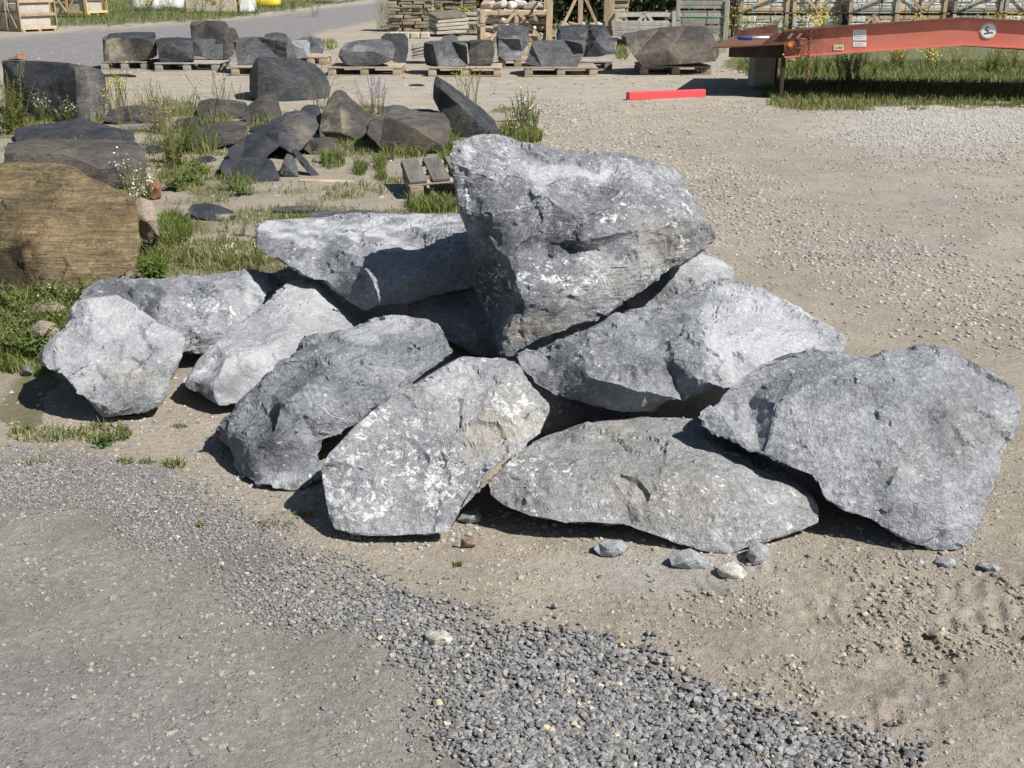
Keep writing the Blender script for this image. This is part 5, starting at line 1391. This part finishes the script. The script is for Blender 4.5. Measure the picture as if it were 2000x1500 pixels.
for i in range(5):
    c4 = G(862 + (i % 2) * 3, 72)
    tag(box('thick_flagstone', (0.85, 1.3, 0.075), (c4.x + 0.12, c4.y + 0.75, 0.16 + i * 0.10), M['palestone'] if i < 4 else M['slate'], None, (0.06, -0.06, 0.25), jit=0.012, seed=i), ('lowest', 'second lowest', 'middle', 'second highest', 'dark topmost')[i] + ' thick slab in the tilted stack before the dark flagstones', 'slab', 'tilted thick slabs')
c5 = G(800, 76)
for i in range(4):
    tag(box('kerb_stone', (0.24, 0.3, 0.16), (c5.x - 0.42 + i * 0.27, c5.y + 0.3, 0.08), M['palestone'], None, (0, 0, rr.uniform(-.2, .2)), bev=0.02, jit=0.02, seed=i), f'pale squared stone lying before the tall tan stack, {ORD[i]} from left', 'stone', 'pale stones before the tan stack')
for i in range(3):
    tag(box('thick_flagstone', (0.6, 0.9, 0.07), (G(924, 70).x + 0.1, G(924, 70).y + 0.6, 0.34 + i * 0.11), M['palestone'], None, (0, 0.03, -0.1), jit=0.012, seed=i + 3), ('lowest', 'middle', 'topmost')[i] + ' pale slab sticking out left of the heaped crate', 'slab', 'pale slabs left of the heaped crate')
# crates, block and sacks along the far left verge
q0 = G(46, 62)
kl = crate('brown timber crate of cream slabs at the top left corner', (q0.x - 0.15, q0.y + 0.55, 0.0), -0.55, 1.35, 1.25, 0.92, 'crate_wood', 3, 'A', post=0.10, straps='strap_dark')
fill((q0.x - 0.15, q0.y + 0.55, 0.0), -0.55, 1.35, 1.2, 0.85, 'palestone', 2, 2, label='cream slab pack inside the brown crate at the top left', group='cream slabs in the brown crate', name='slab_pack')
box('notice', (0.16, 0.003, 0.18), (0.20, -0.70, 0.80), M['paper'], kl, bev=0)
q1 = G(145, 34)
crate('yellow timber crate on blocks behind the brown crate', (q1.x, q1.y + 0.5, 0.1), -0.3, 1.9, 1.3, 1.2, 'crate_yellow', 3, 'V', post=0.13)
fill((q1.x, q1.y + 0.5, 0.1), -0.3, 1.85, 1.2, 1.1, 'palestone', 2, 2, label='pale slab pack inside the yellow crate', group='pale slabs in the yellow crate', name='slab_pack')
q2 = G(412, 24)
tag(box('concrete_block', (2.3, 1.2, 1.3), (q2.x, q2.y + 0.5, 0.65), M['concrete'], None, (0, 0, 0.06), bev=0.03, jit=0.02), 'stained beige concrete block in the weeds at the top', 'concrete block')
tag(box('concrete_block', (0.55, 1.2, 1.3), (q2.x + 1.55, q2.y + 0.7, 0.65), M['sack_white'], None, (0, 0, 0.0), bev=0.03, jit=0.03), 'narrow whitish block right beside the beige concrete block', 'concrete block')
def sack(label, x, y, w, h, mat):
    b = G(x, y)
    bm = bmesh.new(); bmesh.ops.create_icosphere(bm, subdivisions=3, radius=1.0)
    V_ = np.array([v_.co[:] for v_ in bm.verts], np.float32); F_ = np.array([[v_.index for v_ in f_.verts] for f_ in bm.faces], np.int32); bm.free()
    V_ = np.sign(V_) * np.abs(V_) ** 0.55
    V_ = V_ * np.array([w / 2, w * 0.4, h / 2]) * (1 + 0.1 * fbm(V_ * 2 + x, 3, 3)[:, None])
    V_[:, 2] += h / 2
    tag(link('sack', mesh_np('sack', V_, F_), M[mat], None, (b.x, b.y + 0.4, -0.02)), label, 'sack')
sack('white bulk sack behind the weeds left of the concrete block', 285, 22, 1.5, 1.1, 'sack_white')
sack('greyish white bulk sack nearest the concrete block', 330, 21, 1.2, 1.0, 'sack_white')
sack('yellow sack in the grass right of the concrete block', 510, 14, 1.9, 0.75, 'sack_yellow')
sack('pale bulk sack at the top of the grey track', 640, 6, 2.0, 1.0, 'sack_white')

# ------------------------------------------------------------------ grass
M['grass'] = attr_mat('grass_blades', 'col', 0.7, 0.2, 30, 0.0, 0.001, trans=0.35)
M['leaf'] = attr_mat('weed_leaf', 'col', 0.65, 0.2, 30, 0.0, 0.001, trans=0.3)
M['flower'] = attr_mat('weed_flower', 'col', 0.7, 0.1, 30, 0.0, 0.001, trans=0.2)
GREEN = np.array([[0.13, 0.195, 0.04], [0.17, 0.22, 0.055], [0.085, 0.14, 0.032], [0.22, 0.225, 0.075]])
DRY = np.array([[0.42, 0.35, 0.19], [0.34, 0.29, 0.14], [0.26, 0.24, 0.10]])
def blades(xy, hgt, wid, colr, rng, lean=0.85):
    n = len(xy)
    z = ground_h(xy[:, 0], xy[:, 1], False)
    base = np.column_stack([xy, z - 0.005]).astype(np.float32)
    a = rng.uniform(0, 2 * np.pi, n)
    dirv = np.column_stack([np.cos(a), np.sin(a), np.zeros(n)])
    side = np.column_stack([-np.sin(a), np.cos(a), np.zeros(n)])
    # turn the blade's width at random against its lean
    b = rng.uniform(0, np.pi, n)
    wv = side * np.cos(b)[:, None] + dirv * np.sin(b)[:, None]
    ln = rng.uniform(0.15, 1.0, n)[:, None] * lean
    h = hgt[:, None]; w = wid[:, None] * 0.5
    up = np.array([0, 0, 1.0])
    p0 = base
    p1 = base + up * h * 0.55 + dirv * h * ln * 0.3
    p2 = base + up * h * (0.98 - 0.25 * ln) + dirv * h * ln
    V = np.stack([p0 - wv * w, p0 + wv * w, p1 - wv * w * 0.75, p1 + wv * w * 0.75, p2], 1).reshape(-1, 3)
    k = (np.arange(n) * 5)[:, None]
    Fq = np.concatenate([k + np.array([0, 1, 3]), k + np.array([0, 3, 2]), k + np.array([2, 3, 4])])
    return V, Fq, np.repeat(colr, 5, 0)
def pick(n, pal, rng, var=0.2):
    return (pal[rng.integers(0, len(pal), n)] * (1 + rng.uniform(-var, var, (n, 1)))).astype(np.float32)
def ell(n, cx, cy, rx, ry, rng):
    a = rng.uniform(0, 2 * np.pi, n); r = np.sqrt(rng.uniform(0, 1, n))
    x = cx + rx * r * np.cos(a); y = cy + ry * r * np.sin(a)
    zc_d = np.array([Yz(v) for v in y])
    X_ = (x - 1000) * (zc_d * CP + CAM_H * SP) / F_PX
    return np.column_stack([X_, zc_d]).astype(np.float32)
rg = np.random.default_rng(21)
def patchset(name, label, lst):
    Vs, Fs, Cs, off = [], [], [], 0
    for (cx, cy, rx, ry, n, h, dry) in lst:
        n = int(n)
        if isinstance(cx, str):
            poly = {'R': t_gr, 'T': t_gt, 'M': t_gm, 'L': t_gl}[cx]
            x0, x1, y0, y1 = cy
            xy = scatter(n, x0, x1, y0, y1, poly, rg, rx)
        else:
            xy = ell(n, cx, cy, rx, ry, rg)
        n = len(xy)
        hh = h * rg.uniform(0.35, 1.1, n)
        wd_ = np.clip(0.0032 + 0.00045 * xy[:, 1], 0.003, 0.025) * rg.uniform(0.7, 1.3, n)
        isd = rg.random(n) < dry
        cc = np.where(isd[:, None], pick(n, DRY, rg), pick(n, GREEN, rg))
        V_, F_, C_ = blades(xy, hh, wd_, cc, rg)
        Vs.append(V_); Fs.append(F_ + off); Cs.append(C_); off += len(V_)
    m = mesh_np(name, np.concatenate(Vs), np.concatenate(Fs))
    c_ = np.concatenate(Cs)
    set_col(m, 'col', np.concatenate([c_, np.ones((len(c_), 1))], 1))
    return tag(link(name, m, M['grass']), label, None, None, 'stuff')
def t_gr(X_, Y_):
    z_ = zones(X_, Y_); return z_['grassr']
def t_gt(X_, Y_): return zones(X_, Y_)['grasst']
def t_gm(X_, Y_): return zones(X_, Y_)['grassm']
def t_gl(X_, Y_):
    z_ = zones(X_, Y_)
    return z_['grassl'] & (clumps(z_['px'], z_['py'], X_, Y_) + rg.uniform(-.2, .15, len(X_)) > -0.06)
patchset('grass', 'tufts of grass in the weedy strip behind the pile', [
    ('L', (-40, 1060, 150, 700), 0.8, None, 14000, 0.055, 0.5),
    (335,300,60,50,700,0.09,0.4),(360,345,50,30,600,0.09,0.3),(340,458,34,30,1300,0.13,0.05),(430,500,110,32,1500,0.07,0.45),(300,520,30,25,500,0.14,0.15),
    (70,630,75,60,2600,0.10,0.08),(15,690,40,40,900,0.10,0.1),(60,715,60,20,500,0.06,0.3),(140,592,130,10,500,0.08,0.2),
    (690,288,48,20,600,0.10,0.25),(790,302,50,10,350,0.16,0.2),(850,405,60,14,900,0.11,0.1),(870,318,16,10,260,0.13,0.05),(703,335,13,10,220,0.14,0.1),(742,325,12,10,200,0.13,0.1),(744,346,12,8,160,0.10,0.1),
    (1010,262,36,20,900,0.12,0.3),(1035,272,24,8,500,0.14,0.2),(470,345,45,20,450,0.10,0.15),(650,318,24,14,300,0.14,0.15),
    (330,216,70,16,500,0.16,0.35),(420,246,40,10,250,0.16,0.35),(560,300,26,8,220,0.12,0.1),(50,240,55,14,500,0.12,0.3),(150,236,50,6,350,0.20,0.2),(545,250,60,8,250,0.2,0.15),
    (390,285,40,16,500,0.2,0.15),(700,375,60,14,260,0.07,0.4),(580,440,60,14,350,0.10,0.3),(885,290,20,12,300,0.20,0.1),
    (85,850,70,16,260,0.045,0.35),(200,850,60,18,330,0.05,0.3),(340,912,24,8,110,0.04,0.35),(290,905,16,5,50,0.03,0.3),(245,905,18,5,60,0.03,0.3),(350,834,16,4,60,0.02,0.1),(595,1010,18,5,60,0.03,0.3),(545,1030,40,6,45,0.03,0.1),(395,1030,12,5,30,0.03,0.05),(893,1104,8,4,26,0.03,0.3),(60,905,40,6,50,0.03,0.4)])
patchset('grass', 'lit strip of green grass in front of and under the red ramp', [('R', (1440, 2080, 120, 218), 1.0, None, 17000, 0.12, 0.22), (1600,208,90,8,900,0.12,0.7)])
patchset('grass', 'grassy verge along the far side of the grey track', [('T', (-50, 780, 3, 56), 1.0, None, 8500, 0.28, 0.15)])
patchset('grass', 'rough grass around the crates and stacks at the back', [('M', (730, 2050, 12, 110), 1.0, None, 8000, 0.30, 0.35), (990,105,220,14,700,0.12,0.3), (1215,105,14,14,260,0.16,0.1), (640,90,20,10,220,0.15,0.2)])

# ------------------------------------------------------------------ weeds
def tri_tube(pts, r):
    V, F = [], []
    for i, p in enumerate(pts):
        for k in range(3):
            a = 2 * math.pi * k / 3
            V.append((p[0] + r * math.cos(a), p[1] + r * math.sin(a), p[2]))
    for i in range(len(pts) - 1):
        for k in range(3):
            a, b = i * 3 + k, i * 3 + (k + 1) % 3
            F += [(a, b, b + 3), (a, b + 3, a + 3)]
    return V, F
class Acc:
    def __init__(s): s.V, s.F, s.C = [], [], []
    def add(s, V, F, c):
        o = len(s.V)
        s.V += [tuple(v) for v in V]; s.F += [tuple(i + o for i in f) for f in F]; s.C += [c] * len(V)
    def mesh(s, name):
        m = mesh_np(name, np.array(s.V, np.float32), np.array(s.F, np.int32))
        c_ = np.array(s.C, np.float32)
        set_col(m, 'col', np.concatenate([c_, np.ones((len(c_), 1), np.float32)], 1))
        return m
def jc(c, r, v=0.2):
    f = 1 + r.uniform(-v, v)
    return tuple(x * f for x in c)
def weed_proto(seed, h=0.5, stems=5, spread=0.12, leaf=0.05, leafw=0.3, nleaf=10, leafcol=(0.13, 0.18, 0.045), stemcol=(0.24, 0.25, 0.10), fl=0, flcol=(0.7, 0.7, 0.65), flr=0.008, flspread=0.3, low=0.05, droop=0.3):
    r = random.Random(seed)
    st, lf, fw = Acc(), Acc(), Acc()
    for s in range(stems):
        a = r.uniform(0, 6.28); hh = h * r.uniform(0.6, 1.05)
        b = (r.uniform(-.2, .2) * spread, r.uniform(-.2, .2) * spread)
        tip = (b[0] + math.cos(a) * spread * r.uniform(.3, 1.2), b[1] + math.sin(a) * spread * r.uniform(.3, 1.2))
        pts = []
        for i in range(5):
            t_ = i / 4
            pts.append((b[0] + (tip[0] - b[0]) * t_ ** 1.5 + r.uniform(-.006, .006), b[1] + (tip[1] - b[1]) * t_ ** 1.5 + r.uniform(-.006, .006), hh * t_ - 0.01))
        st.add(*tri_tube(pts, 0.0016 + 0.0024 * h), jc(stemcol, r))
        def on(t_):
            i = min(3, int(t_ * 4)); f_ = t_ * 4 - i
            return tuple(pts[i][k] * (1 - f_) + pts[i + 1][k] * f_ for k in range(3))
        for k in range(nleaf):
            t_ = low + (0.95 - low) * (k + r.random()) / nleaf
            p = on(min(t_, .999)); L = leaf * r.uniform(.6, 1.2) * (1.15 - 0.6 * t_)
            a2 = r.uniform(0, 6.28); d = Vector((math.cos(a2), math.sin(a2), r.uniform(0.1, 0.9))).normalized()
            sd_ = d.cross(Vector((0, 0, 1))).normalized() * (L * leafw * 0.5)
            p = Vector(p); m_ = p + d * L * 0.5; e = p + d * L - Vector((0, 0, droop * L))
            lf.add([p, m_ + sd_, m_ - sd_, e], [(0, 1, 2), (1, 3, 2)], jc(leafcol, r, .3))
        for k in range(fl):
            t_ = 1 - flspread * r.random()
            p = Vector(on(min(t_, .999))) + Vector((r.uniform(-1, 1), r.uniform(-1, 1), r.uniform(0, .6))) * (0.05 * h + flr * 1.5)
            up = Vector((r.uniform(-.6, .6), r.uniform(-1.2, .2), 1)).normalized(); x_ = up.orthogonal().normalized(); y_ = up.cross(x_)
            ring = [p + (x_ * math.cos(q) + y_ * math.sin(q)) * flr for q in (i * math.pi / 3 for i in range(6))]
            c_ = jc(flcol, r, .15)
            fw.add([p + up * flr * .35] + ring, [(0, i + 1, (i + 1) % 6 + 1) for i in range(6)], c_)
    out = [('stem', st.mesh('stem'), M['leaf'], None)]
    if lf.V: out.append(('foliage', lf.mesh('foliage'), M['leaf'], 'stuff'))
    if fw.V: out.append(('flower', fw.mesh('flower'), M['flower'], 'stuff'))
    for nm, m_, mt, kd in out: m_.materials.append(mt)
    return out
YEL, WHI, BLU = (0.72, 0.56, 0.06), (0.75, 0.73, 0.66), (0.30, 0.30, 0.62)
PR = {
    'yellow': [weed_proto(s, 0.55, 6, 0.16, 0.05, 0.3, 9, (0.13, 0.15, 0.04), fl=5, flcol=YEL, flr=0.007, flspread=.35) for s in (1, 2, 3)],
    'yellow_far': [weed_proto(s, 0.75, 8, 0.3, 0.09, 0.3, 12, (0.11, 0.13, 0.04), fl=7, flcol=YEL, flr=0.022, flspread=.5) for s in (4, 5, 6)],
    'bush': [weed_proto(s, 0.5, 14, 0.14, 0.055, 0.35, 26, (0.16, 0.19, 0.035), fl=0) for s in (7, 8)],
    'thin': [weed_proto(s, 0.6, 4, 0.12, 0.05, 0.16, 10, (0.17, 0.20, 0.08), (0.28, 0.27, 0.13), fl=4, flcol=(0.45, 0.42, 0.22), flr=0.006, flspread=.6) for s in (9, 10, 11)],
    'daisy': [weed_proto(s, 0.32, 9, 0.10, 0.045, 0.3, 9, (0.09, 0.15, 0.03), fl=3, flcol=WHI, flr=0.0065, flspread=.3) for s in (12, 13, 14)],
    'clover': [weed_proto(s, 0.14, 16, 0.11, 0.035, 0.6, 9, (0.14, 0.20, 0.05), fl=(1 if s == 15 else 0), flcol=WHI, flr=0.0045, flspread=.5, droop=.1) for s in (15, 16, 17)],
    'chicory': [weed_proto(s, 0.55, 5, 0.13, 0.06, 0.25, 9, (0.09, 0.13, 0.05), (0.16, 0.12, 0.09), fl=4, flcol=BLU, flr=0.012, flspread=.5) for s in (18, 19)],
    'broad': [weed_proto(s, 0.16, 7, 0.12, 0.10, 0.35, 7, (0.11, 0.18, 0.04), fl=0, low=.02) for s in (20, 21)],
    'rosette': [weed_proto(s, 0.07, 6, 0.09, 0.09, 0.38, 4, (0.055, 0.10, 0.03), fl=0, low=.02, droop=.6) for s in (22, 23)],
    'straw': [weed_proto(s, 0.35, 16, 0.13, 0.06, 0.14, 7, (0.33, 0.26, 0.15), (0.30, 0.24, 0.14), fl=3, flcol=(0.5, 0.43, 0.28), flr=0.008, flspread=.3) for s in (24, 25)],
    'reed': [weed_proto(s, 0.65, 4, 0.25, 0.22, 0.05, 5, (0.13, 0.15, 0.06), (0.14, 0.14, 0.07), fl=0, low=.3, droop=.8) for s in (26, 27)],
}
wr = random.Random(4)
TENS = {20: 'twenty'}
def nth(i):
    return ORD[i] if i < 14 else ('fifteenth', 'sixteenth', 'seventeenth', 'eighteenth', 'nineteenth', 'twentieth')[i - 14] if i < 20 else 'twenty ' + ORD[i - 20]
def weeds(kind, label, group, spots, cat='weed', s=1.0):
    spots = sorted(spots) if isinstance(label, str) else spots
    for i, (x, y) in enumerate(spots):
        g = G(x, y)
        o = thing('weed', f'{label}, {nth(i)} from left' if isinstance(label, str) else label[i], cat, (g.x, g.y, gh(g.x, g.y) - 0.005), wr.uniform(0, 6.28), group)
        sc = s * wr.uniform(0.8, 1.2)
        o.scale = (sc, sc, sc)
        for nm, m_, mt, kd in PR[kind][wr.randrange(len(PR[kind]))]:
            c = link(nm, m_, None, o)
            if kd: c['kind'] = kd
def spread_px(n, x0, x1, y0, y1):
    return [(wr.uniform(x0, x1), wr.uniform(y0, y1)) for _ in range(n)]
weeds('bush', 'bushy yellow green weed in front of the tall dark slate block', 'bushy weeds by the tall dark block', [(28,252),(42,248),(20,262)], s=1.25)
weeds('daisy', 'small white flowering weed at the foot of the tall dark block', 'white flowers by the tall dark block', spread_px(7, 65, 150, 236, 246))
weeds('yellow', 'yellow flowering weed right of the tall dark slate block', 'yellow weeds beside the tall dark block', spread_px(7, 205, 265, 212, 232))
weeds('thin', 'thin tall seeding weed between the tall dark block and the slate heap', 'thin weeds before the pale track', spread_px(14, 215, 470, 212, 262), s=0.85)
weeds('straw', 'dry straw coloured weed between the slate humps', 'dry weeds among the slate', [(300,258),(320,250),(330,285),(312,262)])
weeds('chicory', 'blue flowering weed behind the squarish slate block', 'blue weeds behind the squarish block', [(712,222),(725,226),(740,224),(748,228),(728,220)], s=0.75)
weeds('reed', 'long bladed weed growing out of the slate heap', 'long bladed weeds in the slate heap', [(418,262),(432,256),(620,222),(632,224),(512,232)])
weeds('yellow', 'tall pale weed behind the steep leaning slab', 'pale weeds behind the leaning slab', [(915,200),(928,206),(905,196)])
weeds('daisy', 'white flowering weed right of the steep leaning slab', 'white flowers right of the leaning slab', spread_px(9, 990, 1048, 238, 275), s=1.15)
weeds('daisy', 'white flowering weed at the corner of the tan block', 'white flowers by the tan block', [(262,408),(275,402),(268,440),(285,430),(256,396)], s=1.1)
weeds('clover', 'clover like weed with white flowers left of the pale boulder', 'clover patch left of the pale boulder', spread_px(24, -10, 120, 590, 705), s=1.0)
weeds('clover', 'low weed along the foot of the tan block', 'weeds along the tan block', spread_px(7, 90, 260, 580, 596), s=0.9)
weeds('daisy', 'low flowering weed in the patch between the tan block and the pile', 'flower patch behind the pile', spread_px(16, 300, 545, 445, 528), s=0.5)
weeds('broad', 'broad leaved green weed in the weedy strip', 'broad leaved weeds in the strip', [(345,370),(372,360),(390,340),(455,372),(475,382),(640,318),(290,500),(285,460),(300,545)], s=1.0)
weeds('bush', 'feathery green weed left of the slate heap', 'feathery weeds left of the slate heap', [(350,330),(365,300),(375,280),(330,318)], s=0.8)
weeds('rosette', ['dark leafy weed in the gravel below the pale left boulder'], None, [(205,868)], s=0.7)
weeds('yellow_far', 'yellow flowering weed in front of the crates behind the ramp', 'yellow weeds before the crates', spread_px(26, 1395, 2000, 70, 82), s=1.0)
weeds('yellow_far', 'yellow flowering weed between the dark flagstones and thick slabs', 'yellow weeds by the flagstone stacks', [(868,60),(880,62),(890,58),(905,60),(925,62)], s=1.0)
weeds('yellow_far', 'weed under the red ramp in its shade', 'weeds under the ramp', spread_px(16, 1470, 2000, 128, 142), s=0.7)
weeds('bush', 'leafy bush in the shade behind the ramp', 'shaded bushes behind the ramp', spread_px(20, 1470, 2010, 118, 150), s=0.9)  # bushes added to deepen the dark under and behind the ramp
weeds('daisy', 'white daisy in the shaded grass under the ramp', 'daisies under the ramp', [(1650,172),(1662,170),(1672,168),(1640,173),(1655,165)], s=1.6)
weeds('yellow_far', 'tall weed on the far left verge', 'tall weeds on the left verge', spread_px(20, 185, 640, 12, 34), s=1.5)
# hedge closing the yard at the back, leaves coloured dark for vegetation in shade
def hedge(label, x0, x1, Yd, h, n, rng):
    A_, B_ = P(x0, 20, Yd), P(x1, 20, Yd)
    t_ = thing('hedge', label, 'hedge', ((A_.x + B_.x) / 2, Yd, 0))
    X_ = rng.uniform(A_.x, B_.x, n) - t_.location.x; Y2 = rng.uniform(-1.2, 1.2, n); Z_ = rng.uniform(0.05, 1, n) ** 0.8 * h * (0.8 + 0.25 * np.sin(X_ * 0.9 + 1) * np.cos(X_ * 0.37))
    c_ = np.column_stack([X_, Y2, Z_])
    R_ = rand_rot(n, rng)
    q_ = np.array([[-.5, 0, 0], [0, .28, .05], [.5, 0, 0], [0, -.28, .05]], np.float32) * 0.26
    V_ = (np.einsum('kc,ndc->nkd', q_, R_) * rng.uniform(.6, 1.3, (n, 1, 1)) + c_[:, None, :]).reshape(-1, 3)
    F_ = (np.array([[0, 1, 2], [0, 2, 3]])[None] + (np.arange(n) * 4)[:, None, None]).reshape(-1, 3)
    m_ = mesh_np('foliage', V_, F_)
    cc = np.repeat(np.array([0.035, 0.055, 0.018]) * rng.uniform(.5, 1.6, (n, 1)), 4, 0)
    set_col(m_, 'col', np.concatenate([cc, np.ones((len(cc), 1))], 1))
    f_ = link('foliage', m_, M['leaf'], t_); f_['kind'] = 'stuff'
    for k in range(int((B_.x - A_.x) / 1.5)):
        link('stem', tube_mesh([(A_.x - t_.location.x + 0.7 + k * 1.5, 0, 0), (A_.x - t_.location.x + 0.7 + k * 1.5 + .1, 0, h * .8)], [0.05, 0.02]), M['stick'], t_)
hedge('dark hedge behind the crates and stacks on the right', 840, 2200, 38.0, 2.6, 14000, rg)
